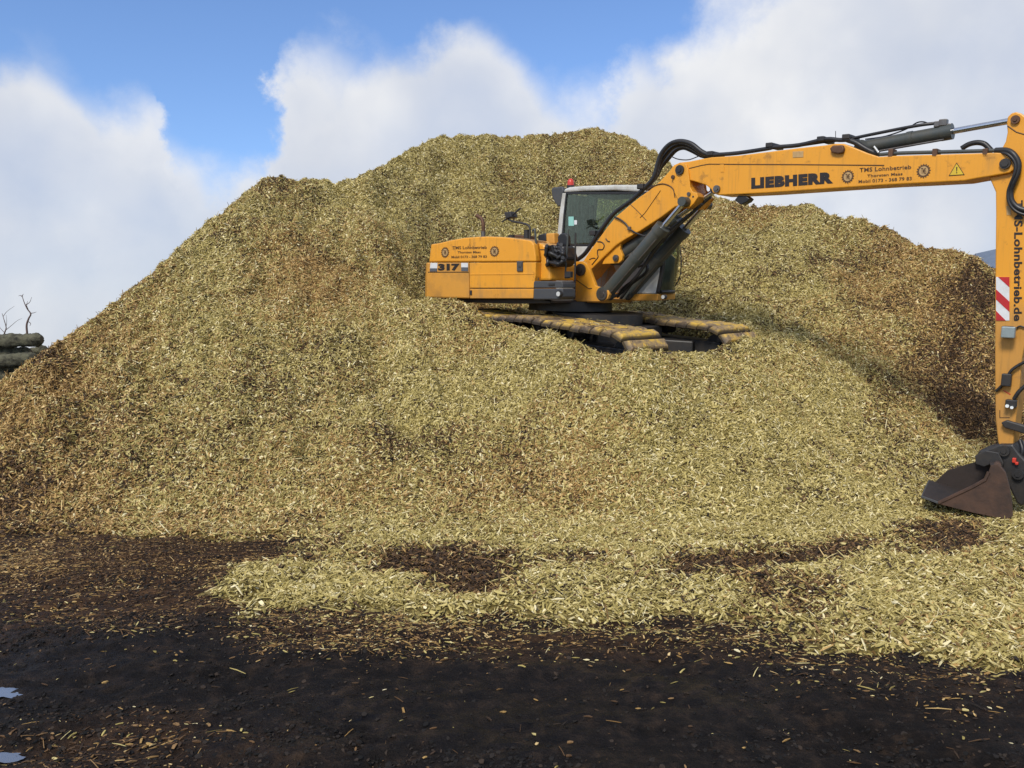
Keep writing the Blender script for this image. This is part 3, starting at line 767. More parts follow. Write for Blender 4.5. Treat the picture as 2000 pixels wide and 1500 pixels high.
# crumbs of dark soil and mulch trodden over the yard
def make_soil():
    m, N = mat_new('soil_crumb')
    rnd = N.n('ShaderNodeObjectInfo').outputs['Random']
    c = N.ramp(rnd, [(0.0, (0.004, 0.004, 0.004)), (0.5, (0.012, 0.010, 0.009)), (0.85, (0.024, 0.019, 0.016)), (1.0, (0.045, 0.031, 0.022))])
    return finish(m, N, principled(N, c, 0.85, 0, None, 0.25))
make_soil()
def clod(seed):
    o = chip_mesh('soil_crumb', 0.034, 0.024, 0.016, 0.0, 0.3, 0.45, seed); o.data.materials.clear(); o.data.materials.append(MATS['soil_crumb']); return o
chips_, protos = protos, [clod(31), clod(32), clod(33), clod(34), clod(35)]
me, X, Y, Z = grid_mesh('soil_crumbs', lx, ly, lambda x, y: ground_z(x, y) - 0.004)
cl = np.clip(fbm(X * 0.7 + Y * 0.4, Y * 1.6 - X * 0.3, 1.6, 4, 0.65, 52, 45) * 2.2 + 0.42, 0.05, 1) * np.clip((9.0 - Y) / 2.0, 0, 1)
set_attr(me, 'cover', cl)
crumbs = bpy.data.objects.new('soil_crumbs', me); COL.objects.link(crumbs)
tag(crumbs, 'dark crumbs of damp soil and mulch all over the yard', 'soil', None, 'stuff')
scatter(crumbs, 3000, 140, 0.5, 0.16, 0.85, False, 0.0)
protos = chips_

# ---- puddles
def puddle(px, py, rx, ry, seed, label, lvl=-0.036, rot_=0.0):
    rd = random.Random(seed); c = gnd(px, py); n = 40; m = MB(); pts = [(0, 0, lvl)]
    for k in range(n):
        a = 2 * math.pi * k / n
        q = 1 + 0.25 * math.sin(2 * a + seed) + 0.18 * math.sin(3 * a + 2 * seed) + 0.10 * math.sin(7 * a + seed) + rd.uniform(-.06, .06)
        x, y = rx * q * math.cos(a), ry * q * math.sin(a)
        pts.append((x * math.cos(rot_) - y * math.sin(rot_), x * math.sin(rot_) + y * math.cos(rot_), lvl))
    m.add(pts, [(0, 1 + k, 1 + (k + 1) % n) for k in range(n)])
    o = m.obj('puddle', 'puddle_water'); o.location = (c.x, c.y, 0); tag(o, label, None, None, 'structure')
    return o
puddle(8, 1342, 0.12, 0.10, 1.3, 'larger puddle reflecting the pale sky on the left of the dark ground', -0.030, 0.1)
puddle(-2, 1464, 0.10, 0.05, 2.2, 'small puddle at the lower left corner of the dark ground', -0.032)

# ================================================================== the excavator
root = bpy.data.objects.new('excavator', None); COL.objects.link(root)
root.matrix_world = MR
tag(root, 'yellow crawler excavator with white cab standing on the wood chip heap', 'excavator')
MRi = MR.inverted()
def L(px, py, yl, M=None):
    Mi = MRi if M is None else M.inverted()
    o = Mi @ Vector((0, 0, CAMH)); d = Mi.to_3x3() @ ray(px, py)
    t = (yl - o.y) / d.y
    return o + d * t
def xz(lst, yl): return [(L(x, y, yl).x, L(x, y, yl).z) for x, y in lst]
def trace(name, lst, y0, y1, mat, parent=root, bevel=0.012, label=None, extra=None):
    m = MB().prism(xz(lst, y0), y0, y1)
    if extra: extra(m)
    return m.obj(name, mat, parent, bevel, label)
def ring_pts(cx_, cz_, r, a0=0, a1=360, n=16):
    return [(cx_ + r * math.cos(R(a0 + (a1 - a0) * k / n)), cz_ + r * math.sin(R(a0 + (a1 - a0) * k / n))) for k in range(n + (0 if a1 - a0 == 360 else 1))]
def pin(px, py, y0, out, r, parent, mat='pin_steel', name='pin', r2=None):
    """pin head standing proud of the plate whose face is y0"""
    c = L(px, py, y0)
    m = MB().cyl((c.x, y0 + 0.02, c.z), (c.x, y0 - out, c.z), r, 20)
    if r2: m.cyl((c.x, y0 - out + 0.001, c.z), (c.x, y0 - out - 0.012, c.z), r2, 6)
    return m.obj(name, mat, parent, 0.004)
YN = -1.12     # right-hand side of the house

# --- counterweight
def rounded_plan(pts, y0, y1, inset=0.22, far=True):
    """prism whose rear edge swings round in plan like a cast counterweight"""
    m = MB(); ys = [y0, y0 + 0.05, y0 + 0.16, y0 + 0.34, (y0 + y1) / 2, y1 - 0.34, y1 - 0.16, y1 - 0.05, y1]
    sh = [0.30, 0.16, 0.06, 0.01, 0.0, 0.01, 0.06, 0.16, 0.30]
    if not far: sh[5:] = [0.0] * 4
    xmin = min(p[0] for p in pts); n = len(pts)
    ar = sum(pts[i][0] * pts[(i + 1) % n][1] - pts[(i + 1) % n][0] * pts[i][1] for i in range(n))
    if ar < 0: pts = pts[::-1]
    rings = []
    for yy, s_ in zip(ys, sh):
        rings.append([(p[0] + (s_ * inset / 0.3 if p[0] < xmin + 0.25 else 0) * (1 - max(0, p[0] - xmin) / 0.25), yy, p[1]) for p in pts])
    vs = [v for r_ in rings for v in r_]; fs = [tuple(range(n)), tuple(len(vs) - 1 - k for k in range(n))]
    for i in range(len(ys) - 1):
        for k in range(n):
            fs.append(((i + 1) * n + k, (i + 1) * n + (k + 1) % n, i * n + (k + 1) % n, i * n + k))
    return m.add(vs, fs)
def back_extend(P, d):   # push the rear of an outline back, the near edge then rounds forward to the traced line
    xm = min(p[0] for p in P)
    return [(p[0] - d if p[0] < xm + 0.2 else p[0], p[1]) for p in P]
cw = rounded_plan(back_extend(xz([(834, 581), (834, 545), (837, 513), (915.5, 512.5), (916, 583)], YN), 0.20), YN, -YN, 0.20).obj('counterweight', 'counterweight_paint', root, 0.02)
hp = [(838, 511.5), (843, 477), (858, 474.5), (880, 469), (905, 464.5), (930, 462.3), (955, 461.6), (985, 463), (1015, 466.5), (1036, 469.5), (1042, 476), (1046, 500), (1046.5, 511), (1041.5, 511)]
hood = rounded_plan(back_extend(xz(hp, YN), 0.06), YN, -0.72, 0.06, False).obj('engine_hood', 'yellow_paint', root, 0.018)
hood2 = MB().prism([(-1.92, 0.56), (-1.90, 0.72), (-1.6, 0.80), (-1.1, 0.85), (-0.62, 0.84), (-0.60, 0.03), (-1.2, 0.03), (-1.2, 0.56)], -0.718, 1.08).obj('engine_hood', 'yellow_paint', root, 0.03, 'far side body cover behind the cab')
door = trace('access_door', [(917, 513), (1046.5, 512.5), (1045.5, 540), (1042, 562.5), (917.5, 562.5)], YN, -0.73, 'yellow_paint', bevel=0.008)
trace('door_rib', [(918, 534.5), (1043, 533.5), (1043, 536), (918, 537)], YN - 0.006, YN + 0.02, 'yellow_paint', door, 0.002)
trace('latch', [(1009, 510), (1020, 510), (1020, 530), (1009, 530)], YN - 0.02, YN + 0.02, 'box_grey', door, 0.006)
trace('latch_button', [(1012, 515), (1017, 515), (1017, 521), (1012, 521)], YN - 0.032, YN - 0.01, 'pin_steel', door, 0.003)
trace('side_sill', [(917.5, 564), (1042, 564), (1041, 583), (917.5, 583)], YN, -0.73, 'yellow_paint', bevel=0.01)
trace('hinge', [(917, 567), (921, 567), (921, 576), (917, 576)], YN - 0.012, YN + 0.01, 'black_steel', bevel=0.003)
trace('platform', [(860, 583), (1060, 583), (1075, 588), (1075, 593), (1000, 593), (860, 590)], -0.95, 0.7, 'black_steel', bevel=0.01)  # deck slab, black and shaped to paint the shadow band under the body
# hood seam above the name
s1 = L(918, 466, YN); s2 = L(918, 483, YN)
MB().cyl((s1.x, YN - 0.001, s1.z), (s2.x, YN - 0.001, s2.z), 0.004, 6).obj('seam', 'print_brown', root)
# front of the hood, tank and step
trace('fuel_tank', [(1046, 474), (1058, 475), (1064, 479), (1066, 500), (1069, 512), (1074, 520), (1075, 548), (1046, 548)], -1.0, -0.42, 'yellow_paint', bevel=0.03)
trace('tank_seam', [(1052, 486.5), (1064, 486.5), (1064, 488.5), (1052, 488.5)], -1.004, -0.99, 'print_brown', bevel=0)
st = trace('step_box', [(1041.5, 549), (1097, 549), (1099, 555), (1099, 562.3), (1041.5, 562.3)], YN, -0.84, 'box_grey', bevel=0.012)
trace('step_box', [(1042, 563.6), (1099, 563.6), (1099, 580), (1093, 585), (1041, 585)], YN, -0.84, 'box_grey', bevel=0.015)
trace('step_tread', [(1071, 553), (1083, 553), (1083, 558), (1071, 558)], YN - 0.01, YN + 0.01, 'black_steel', st, 0.004)
hl = MB(); c = L(1094, 574, YN); hl.cyl((c.x, YN + 0.02, c.z), (c.x, YN - 0.04, c.z), 0.045, 16); hl = hl.obj('headlight', 'black_steel', root, 0.004)
MB().cyl((c.x, YN - 0.03, c.z), (c.x, YN - 0.046, c.z), 0.032, 16).obj('lens', 'lamp_lens', hl)
# exhaust
e = [L(944, 474, -0.55), L(944, 447, -0.55), L(943.5, 436, -0.55), L(941, 428, -0.55), L(936, 423.5, -0.55), L(931, 421, -0.55)]
MB().tube(spline(e, 4), 0.030, 12).obj('exhaust_pipe', 'rust_pipe', root)
MB().cyl(L(944, 470, -0.55), L(944, 452, -0.55), 0.036, 12).obj('exhaust_clamp', 'pin_steel', root)
# low roof fittings behind the hood
m = MB(); m.cyl(L(999, 474, -0.3), L(999, 459, -0.3), 0.05, 12); m.obj('filler_cap', 'black_steel', root, 0.006)
m = MB(); m.cyl(L(1029, 471, -0.6), L(1029, 449, -0.6), 0.045, 14); m.obj('air_filter', 'black_steel', root, 0.006)
trace('rear_step', [(1000, 466), (1022, 468), (1022, 460), (1003, 458)], -0.2, 0.1, 'rust_pipe', bevel=0.01)
# rear handrail / mirror arm seen over the hood
m = MB(); m.tube(spline([L(1035, 470, -0.7), L(1035, 450, -0.7), L(1033, 441, -0.7), L(1020, 436, -0.7), L(1000, 432, -0.7), L(988, 424, -0.7)], 4), 0.016, 8)
m.tube([L(981, 433, -0.7), L(1000, 421, -0.7), L(1016, 407, -0.7)], 0.012, 8)
arm = m.obj('mirror_arm', 'black_steel', root)
m = MB().prism(xz([(986, 415), (998, 413), (1001, 424), (989, 427)], -0.72), -0.74, -0.60); m.obj('mirror', 'black_steel', arm, 0.01)
# grab rails by the steps
MB().tube(spline([L(1040, 452, -1.05), L(1042, 449, -1.05), L(1045, 452, -1.05), L(1048, 500, -1.05), L(1050.5, 546, -1.05)], 4), 0.014, 8).obj('grab_rail', 'cylinder_grey', root)
MB().tube(spline([L(1110, 449, -0.95), L(1108, 480, -0.95), L(1105, 520, -0.95), L(1104, 541, -0.95)], 4), 0.012, 8).obj('grab_rail', 'cylinder_grey', root)
MB().tube([L(1124, 455, -0.8), L(1123.5, 520, -0.8), L(1122, 584, -0.8)], 0.013, 8).obj('grab_rail', 'black_steel', root)
m = MB(); m.tube([L(1104, 541, -0.95), L(1112, 541, -0.95)], 0.02, 8); m.box(L(1111, 536, -0.95), (0.10, 0.06, 0.08)); m.obj('rail_bracket', 'black_steel', root, 0.005)
# work light and right-hand mirror
wl = trace('work_light', [(1066, 456), (1082, 455), (1083, 476), (1067, 477)], -0.60, -0.48, 'counterweight_paint', bevel=0.015)
trace('light_frame', [(1050, 459), (1066, 455), (1067, 470), (1058, 476), (1050, 470)], -0.50, -0.32, 'black_rubber', wl, 0.02)
mr = trace('side_mirror', [(1088, 462), (1094, 456), (1104, 455), (1109, 460), (1110, 478), (1106, 484), (1090, 484)], -0.85, -0.78, 'black_rubber', bevel=0.02)
trace('tool_box', [(1087, 486), (1097, 487), (1107, 495), (1108, 508), (1087, 508)], -0.78, -0.60, 'black_steel', bevel=0.015)
# control valve hoses bundled in front of the tank
rd = random.Random(4)
for k in range(13):
    a0 = rd.uniform(0, 6.28); cx_, cy_ = 1084 + rd.uniform(-10, 11), 498 + rd.uniform(-12, 10)
    rr_ = rd.uniform(11, 19); pts = []
    for q in range(9):
        an = a0 + q * rd.uniform(0.35, 0.62)
        pts.append(L(cx_ + rr_ * math.cos(an), cy_ + rr_ * 1.1 * math.sin(an), -1.03 + 0.25 * rd.random() ** 2 - 0.01 * q + (0.0 if k % 2 else 0.1)))
    MB().tube(spline(pts, 4), 0.026, 8).obj('hydraulic_hose', 'black_rubber', root)
trace('valve_block', [(1068, 480), (1100, 480), (1108, 505), (1096, 520), (1084, 522), (1070, 505)], -0.98, -0.72, 'black_rubber', bevel=0.03)

# --- boom foot
bf_px = [(1120, 589), (1118, 560), (1121, 516), (1125, 511), (1137, 510), (1145, 515), (1152, 529), (1163, 558), (1174, 562), (1184, 563), (1189, 568), (1190, 575), (1187, 583), (1180, 589)]
bf = trace('boom_foot', bf_px, -0.36, -0.30, 'yellow_paint', bevel=0.008)
xf = xz(bf_px, -0.36)
MB().prism(xf, 0.30, 0.36).obj('boom_foot', 'yellow_paint', root, 0.008)
pin(1135, 527, -0.36, 0.03, 0.085, bf, 'black_steel', 'pin', 0.04)
pin(1178, 575, -0.36, 0.03, 0.075, bf, 'pin_steel', 'pin', 0.04)
wline = MB().tube([L(1124, 546, -0.363), L(1150, 564, -0.363), L(1156, 563, -0.363)], 0.006, 6).obj('weld_seam', 'print_brown', bf)
trace('boom_foot_floor', [(1100, 580), (1185, 585), (1180, 592), (1100, 590)], -0.3, 0.35, 'yellow_paint', bevel=0.006)

# --- lower boom section
YB = -0.19
lb_px = [(1125, 545), (1122, 525), (1140, 508), (1153, 488), (1168, 468), (1186, 443), (1202, 424), (1230, 400), (1250, 384), (1270, 370), (1290, 353), (1308, 333), (1316, 322), (1328, 317), (1338, 319),
         (1344, 328), (1346, 345), (1348, 364), (1352, 374), (1360, 376), (1364, 384), (1358, 395), (1346, 406), (1336, 407), (1328, 402), (1318, 404), (1290, 425), (1250, 451), (1220, 468), (1202, 480),
         (1178, 503), (1156, 525), (1145, 540), (1135, 548)]
lb = trace('lower_boom', lb_px, YB, -YB, 'yellow_paint', bevel=0.014)
# cover plates at the knee and at the flanges
kn = trace('knee_plate', [(1317, 376), (1314, 350), (1312, 336), (1317, 324), (1328, 317), (1340, 321), (1344, 332), (1348, 366), (1353, 375), (1361, 377), (1363, 385), (1355, 397), (1345, 407), (1335, 406), (1328, 398)],
           YB - 0.025, YB - 0.001, 'yellow_paint', lb, 0.006)
MB().prism(xz([(1317, 376), (1312, 336), (1328, 317), (1344, 332), (1348, 366), (1363, 385), (1345, 407), (1328, 398)], YB - 0.025), -YB + 0.001, -YB + 0.025).obj('knee_plate', 'yellow_paint', lb, 0.006)
pin(1328.5, 332, YB - 0.025, 0.025, 0.062, lb, 'black_steel', 'pin', 0.032)
pin(1315, 346, YB - 0.025, 0.02, 0.026, lb, 'rust_pipe', 'pin')
pin(1336, 395, YB - 0.025, 0.05, 0.050, lb, 'pin_steel', 'pin', 0.03)
pin(1346, 379, YB - 0.025, 0.02, 0.025, lb, 'pin_steel', 'pin')
pin(1354, 384, YB - 0.024, 0.006, 0.012, lb, 'black_steel', 'pin')
# lug for the adjusting cylinder
lug = trace('cylinder_lug', [(1176, 516), (1180, 505), (1200, 483), (1213, 474), (1211, 487), (1216, 499), (1215, 508), (1208, 514)], -0.15, -0.10, 'yellow_paint', lb, 0.006)
MB().prism(xz([(1176, 516), (1180, 505), (1200, 483), (1213, 474), (1211, 487), (1216, 499), (1215, 508), (1208, 514)], -0.15), 0.10, 0.15).obj('cylinder_lug', 'yellow_paint', lb, 0.006)
pin(1204, 504, -0.15, 0.03, 0.045, lug, 'pin_steel', 'pin', 0.025)
# thin lines running over the boom (hose, cable, painted shadow lines)
def hose(pts, yl, r, parent, mat='black_rubber', name='hose', k=5, n=8):
    return MB().tube(spline([L(p[0], p[1], p[2] if len(p) > 2 else yl) for p in pts], k), r, n).obj(name, mat, parent)
hose([(1200, 424), (1210, 428), (1222, 437), (1229, 446), (1242, 455), (1262, 462)], YB - 0.02, 0.012, lb)
cl = L(1229, 446, YB - 0.02); MB().box(cl, (0.05, 0.03, 0.05)).obj('clip', 'pin_steel', lb, 0.008)
hose([(1262, 373), (1275, 364), (1292, 359), (1306, 362), (1315, 370), (1318, 385)], YB - 0.006, 0.007, lb, 'print_brown', 'cable_and_shadow')
hose([(1290, 372), (1276, 392), (1260, 415), (1250, 425)], YB - 0.004, 0.004, lb, 'print_brown', 'cable_and_shadow')  # branch of the painted shadow line below
hose([(1230, 398), (1245, 412), (1262, 430)], YB - 0.004, 0.004, lb, 'print_brown', 'cable_and_shadow')  # dark line painted for a thin shadow across the boom
# black scribble of worn decal near the foot
hose([(1167, 472), (1175, 473), (1180, 479), (1177, 487), (1168, 488), (1167, 496), (1168, 502), (1162, 510), (1156, 517)], YB - 0.003, 0.008, lb, 'print_black', 'worn_decal', 5, 6)
hose([(1151, 507), (1158, 504), (1163, 505)], YB - 0.003, 0.006, lb, 'print_black', 'worn_decal', 4, 6)
hose([(1183, 466), (1187, 471), (1191, 472)], YB - 0.003, 0.008, lb, 'print_black', 'worn_decal', 4, 6)
# three big hoses lying on the top flange and looping over the knee
for k, (dx, dy, yl) in enumerate(((0, 0, -0.12), (5, 6, -0.02), (11, 12, 0.09))):
    hose([(1122, 511, yl), (1142, 496, yl), (1160, 470, yl), (1180, 441, yl), (1200, 416, yl), (1230, 394, yl), (1256, 370, yl), (1276 + dx * .3, 348, yl), (1284 + dx * .6, 322 + dy * .4, yl), (1292 + dx, 300 + dy, yl),
          (1308 + dx, 282 + dy, yl), (1328 + dx * .6, 276 + dy, yl), (1350, 281 + dy, yl), (1370, 296 + dy * .6, yl), (1386, 303 + dy * .2, yl), (1398, 302, yl)], yl, 0.032, lb)
hose([(1312, 306, -0.05), (1325, 311, -0.05), (1345, 312, -0.05), (1365, 305, -0.05)], -0.05, 0.007, lb)
for (px, py) in ((1263, 366), (1170, 456)):
    c = L(px, py, 0.0); MB().box(c, (0.10, 0.34, 0.07), None).obj('hose_clamp', 'black_steel', lb, 0.01)

# --- cylinders
def cylinder(a, b, frac, rb, rr_, name, parent=root):
    a = Vector(a); b = Vector(b); j = a.lerp(b, frac); d = (b - a).normalized()
    m = MB().cyl(a, j, rb, 24); m.cyl(j - d * 0.10, j + d * 0.012, rb * 1.12, 24)
    m.tube([a + Vector((0, -rb * 1.0, 0)), a + Vector((0, rb * 1.0, 0))], rb * 1.02, 20)
    o = m.obj(name, 'cylinder_grey', parent, 0.004)
    MB().cyl(j, b, rr_, 16).obj('piston_rod', 'chrome', o)
    MB().tube([b + Vector((0, -rb * .8, 0)), b + Vector((0, rb * .8, 0))], rr_ * 1.7, 18).obj('rod_eye', 'cylinder_grey', o, 0.004)
    p = a.lerp(b, 0.10) + Vector((0, -rb * 0.6, -rb * 1.05)); q = a.lerp(b, frac * 0.94) + Vector((0, -rb * 0.6, -rb * 1.05))
    MB().cyl(p, q, 0.012, 8).obj('pipe', 'pin_steel', o)
    c_ = a.lerp(b, frac * 0.55); MB().cyl(c_ - d * 0.03, c_ + d * 0.03, rb * 1.10, 20).obj('band', 'cylinder_grey', o, 0.004)
    return o
a_ = L(1183, 574, -0.27); b_ = L(1337, 394, -0.27)
cylinder(a_, b_, 0.74, 0.094, 0.036, 'lift_cylinder')
cylinder((a_.x, 0.27, a_.z), (b_.x, 0.27, b_.z), 0.74, 0.094, 0.036, 'lift_cylinder')
a_ = L(1204, 504, 0); b_ = L(1401, 369, 0)
cylinder(a_, b_, 0.62, 0.098, 0.038, 'adjusting_cylinder')
hose([(1206, 580, -0.1), (1218, 562, -0.15), (1244, 540, -0.2), (1276, 490, -0.2), (1308, 450, -0.15), (1345, 420, -0.1), (1372, 398, -0.1)], -0.1, 0.020, root)
hose([(1212, 584, 0.1), (1228, 562, 0.1), (1256, 522, 0.05), (1296, 468, 0.0), (1350, 418, 0.0), (1388, 384, 0.0)], 0.0, 0.022, root)
hose([(1195, 580, 0), (1210, 574, 0), (1236, 552, 0), (1262, 532, 0), (1262, 516, 0), (1246, 520, 0)], 0.0, 0.024, root)

# --- upper boom section
ub_px = [(1345, 315.5), (1375, 309.5), (1390, 307), (1440, 304), (1500, 296.5), (1560, 289), (1612, 283.5), (1630, 280.5), (1648, 280.5), (1660, 285), (1695, 299), (1717, 306), (1748, 304), (1838, 301.5), (1946, 298),
         (1962, 299), (1974, 304), (1982, 313), (1983.5, 322), (1980, 331), (1972, 337), (1960, 339.5), (1935, 344), (1910, 348), (1883, 353), (1820, 356.5), (1740, 360.5), (1640, 367), (1567, 372), (1500, 376.5), (1440, 379.5),
         (1402, 381), (1392, 377), (1389, 370), (1378, 361), (1352, 353), (1322, 350), (1318, 335), (1322, 322), (1330, 317)]
ub = trace('upper_boom', ub_px, YB, -YB, 'yellow_paint', bevel=0.012)
MB().tube([L(1346, 329, YB), L(1370, 323, YB), L(1385, 320.5, YB), L(1440, 321, YB), L(1560, 321.5, YB), L(1727, 323, YB)], 0.0065, 6).obj('weld_seam', 'print_brown', ub)
pin(1401, 369, YB, 0.03, 0.045, ub, 'pin_steel', 'pin', 0.026)
pin(1964, 320, YB, 0.03, 0.052, ub, 'black_steel', 'pin', 0.036)
trace('drain_plate', [(1406, 321), (1414, 321), (1414, 336), (1407, 336)], YB - 0.006, YB + 0.01, 'yellow_paint', ub, 0.002)
cam_l = trace('boom_bracket', [(1620, 290), (1626, 284), (1645, 283), (1648, 290), (1646, 298), (1636, 300), (1624, 298)], YB - 0.05, YB + 0.01, 'rust_pipe', ub, 0.012)
trace('boom_plate', [(1548, 296), (1569, 295), (1569, 307), (1548, 308)], YB - 0.005, YB + 0.01, 'emblem_face', ub, 0.002)
# boom lamp beneath
m = MB(); c = L(1447, 391, -0.08)
m.prism(xz([(1434, 391), (1441, 382), (1456, 382), (1464, 388), (1459, 394), (1447, 400)], -0.15), -0.15, -0.02); bl = m.obj('boom_lamp', 'black_rubber', ub, 0.01)
# pipes on the top flange
for k, yl in enumerate((-0.13, -0.05, 0.06)):
    hose([(1386, 303, yl), (1440, 299, yl), (1500, 290, yl), (1512, 287.5, yl), (1560, 283.5, yl), (1612, 276 - (4 if k == 0 else 0), yl), (1640, 273.5, yl), (1662, 272.5, yl)], yl, 0.021 if k else 0.025, ub, 'black_rubber', 'pipe', 4)
for (px, py) in ((1398, 302), (1513, 286), (1613, 274), (1662, 270)):
    c = L(px, py, 0.0); MB().box(c, (0.085, 0.33, 0.055)).obj('pipe_clamp', 'black_steel', ub, 0.008)
MB().tube([L(1632, 272, -0.05), L(1632, 256, -0.05)], 0.004, 6).obj('antenna', 'black_steel', ub)
for k, yl in enumerate((-0.12, -0.03)):
    hose([(1655, 273, yl), (1672, 279, yl), (1690, 290, yl), (1704, 297, yl), (1716, 300, yl)], yl, 0.03, ub)
hose([(1716, 302, -0.14), (1760, 299, -0.14), (1838, 297, -0.14), (1944, 294, -0.14)], -0.14, 0.020, ub, 'cylinder_grey', 'pipe', 3)
hose([(1716, 302, -0.05), (1760, 299, -0.05), (1838, 297, -0.05), (1944, 294, -0.05)], -0.05, 0.020, ub, 'cylinder_grey', 'pipe', 3)
for px in (1743, 1829, 1927):
    c = L(px, 300, -0.12); MB().box(c, (0.05, 0.14, 0.09)).obj('pipe_clamp', 'rust_pipe', ub, 0.006)
m = MB().tube([L(1707, 286, -0.18), L(1716, 298, -0.18)], 0.012, 6); m.obj('clip', 'lamp_lens', ub)
hose([(1878, 290, 0.05), (1892, 282, 0.05), (1908, 278.5, 0.05), (1922, 281, 0.05), (1932, 290, 0.05), (1938, 297, 0.05)], 0.05, 0.028, ub)
hose([(1944, 294, -0.15), (1966, 294, -0.17), (1980, 302, -0.19), (1989, 318, -0.19), (1988, 336, -0.19), (1980, 356, -0.19), (1974, 374, -0.18), (1976, 392, -0.18), (1986, 404, -0.18), (2000, 410, -0.18), (2030, 414, -0.16)], -0.18, 0.030, ub)
hose([(1944, 297, -0.10), (1962, 299, -0.20), (1974, 306, -0.22), (1983, 320, -0.22), (1982, 338, -0.22), (1975, 356, -0.21), (1969, 374, -0.20), (1970, 393, -0.20), (1979, 408, -0.20), (1996, 418, -0.20), (2030, 424, -0.18)], -0.18, 0.016, ub)

# --- stick cylinder
a_ = L(1686, 288, 0.0); b_ = L(1984, 234, 0.0)
stc = cylinder(a_, b_, 0.605, 0.076, 0.032, 'stick_cylinder')
m = MB(); 
for (px, py, s_) in ((1832, 243, .07), (1843, 240, .08), (1854, 246, .05)): m.box(L(px, py, -0.02), (s_, s_, s_ * .9))
m.obj('cylinder_fitting', 'pin_steel', stc, 0.008)
hose([(1662, 271, -0.06), (1700, 263, -0.06), (1760, 251, -0.06), (1800, 244, -0.05), (1824, 241, -0.02)], -0.06, 0.018, stc)
hose([(1690, 272, 0.04), (1730, 266, 0.04), (1770, 252, 0.04), (1790, 240, 0.04), (1803, 238, 0.04), (1815, 242, 0.0)], 0.04, 0.008, stc)

# --- stick
ST = -0.135
st_px = [(1929, 340), (1945, 318), (1957, 289), (1964, 276), (1967.5, 258), (1966, 240), (1968, 228), (1976, 220.5), (1985, 218.5), (1994, 221), (2006, 230), (2024, 256), (2040, 300), (2052, 350), (2050, 400), (2040, 470), (2022, 570),
         (1996, 700), (1992, 750), (1985, 810), (1981, 845), (1978, 874), (1953, 874), (1949, 862), (1944, 815), (1943, 700), (1943.5, 560), (1945, 420), (1944.5, 375), (1938, 360)]
stk = trace('stick', st_px, ST, -ST, 'yellow_paint', bevel=0.012)
pin(1984, 234, ST, 0.03, 0.042, stk, 'rust_pipe', 'pin', 0.02)
MB().tube([L(1968, 246, ST), L(1985, 258, ST), L(2002, 263, ST)], 0.006, 6).obj('weld_seam', 'print_brown', stk)
trace('data_plate', [(1965, 402), (1974, 402), (1975, 420), (1966, 420)], ST - 0.005, ST + 0.01, 'emblem_face', stk, 0.002)
# hazard strip: red and white slanting bands
hz = [(1945, 541, 1971, 626)]
x0, y0_, x1, y1_ = 1945.5, 541, 1971.5, 626
def quad_px(name, q, yl, mat, parent, th=0.003):
    return MB().prism([(p.x, p.z) for p in [L(a, b, yl) for a, b in q]], yl - th, yl + 0.002).obj(name, mat, parent)
quad_px('hazard_plate', [(x0, y0_), (x1, y0_), (x1, y1_), (x0, y1_)], ST - 0.003, 'print_white', stk)
def clipband(t0, t1):   # band sloping down to the right
    s_ = 24.0; out = []
    P = [(x0, y0_ + t0), (x1, y0_ + t0 + s_), (x1, y0_ + t1 + s_), (x0, y0_ + t1)]
    return [(a, min(max(b, y0_), y1_)) for a, b in P]
q = clipband(-24, -4)
quad_px('red_band', [(x0 + 4, y0_), (x1, y0_), (x1, y0_ + 20)], ST - 0.006, 'print_red', stk)
quad_px('red_band', clipband(24, 44), ST - 0.006, 'print_red', stk)
quad_px('red_band', [(x0, y0_ + 66), (x0 + 19, y1_), (x0, y1_)], ST - 0.006, 'print_red', stk)
# stick lamp
c0 = L(1973, 648, ST)
m = MB(); m.box((c0.x - 0.015, ST - 0.05, c0.z), (0.10, 0.09, 0.12)); lo_ = m.obj('stick_lamp', 'black_rubber', stk, 0.012)
m = MB(); m.box((c0.x + 0.01, ST - 0.115, c0.z), (0.125, 0.06, 0.115)); m.obj('lamp_housing', 'lamp_grey', lo_, 0.010)
hose([(1985, 641, ST - 0.02), (1992, 637, ST - 0.02), (2002, 640, ST - 0.02)], ST, 0.008, stk)
# lines and valve low on the stick
hose([(2010, 703, ST - 0.03), (1990, 713, ST - 0.04), (1975, 724, ST - 0.05), (1966, 740, ST - 0.05), (1958, 752, ST - 0.04), (1946, 764, ST - 0.02)], ST, 0.016, stk)
m = MB(); m.box(L(1966, 742, ST - 0.05), (0.09, 0.06, 0.13), None); m.obj('valve', 'black_steel', stk, 0.01)
hose([(2004, 752, ST - 0.04), (1990, 765, ST - 0.05), (1980, 780, ST - 0.05)], ST, 0.020, stk)
m = MB(); m.box(L(1975, 788, ST - 0.05), (0.10, 0.07, 0.08)); m.obj('coupling', 'black_steel', stk, 0.01)
m = MB(); m.cyl(L(1967, 793, ST - 0.02), L(1967, 793, ST - 0.10), 0.018, 10); m.cyl(L(1976, 796, ST - 0.02), L(1976, 796, ST - 0.10), 0.016, 10); m.obj('fitting', 'lamp_lens', stk, 0.003)
quad_px('scuff_line', [(1952, 801), (1953.5, 801), (1953.5, 815), (1972, 815), (1972, 816.5), (1952, 816.5)], ST - 0.002, 'print_brown', stk, 0.001)
quad_px('scuff_line', [(1960, 762), (1974, 770), (1973.4, 771.5), (1959.4, 763.5)], ST - 0.002, 'print_red', stk, 0.001)
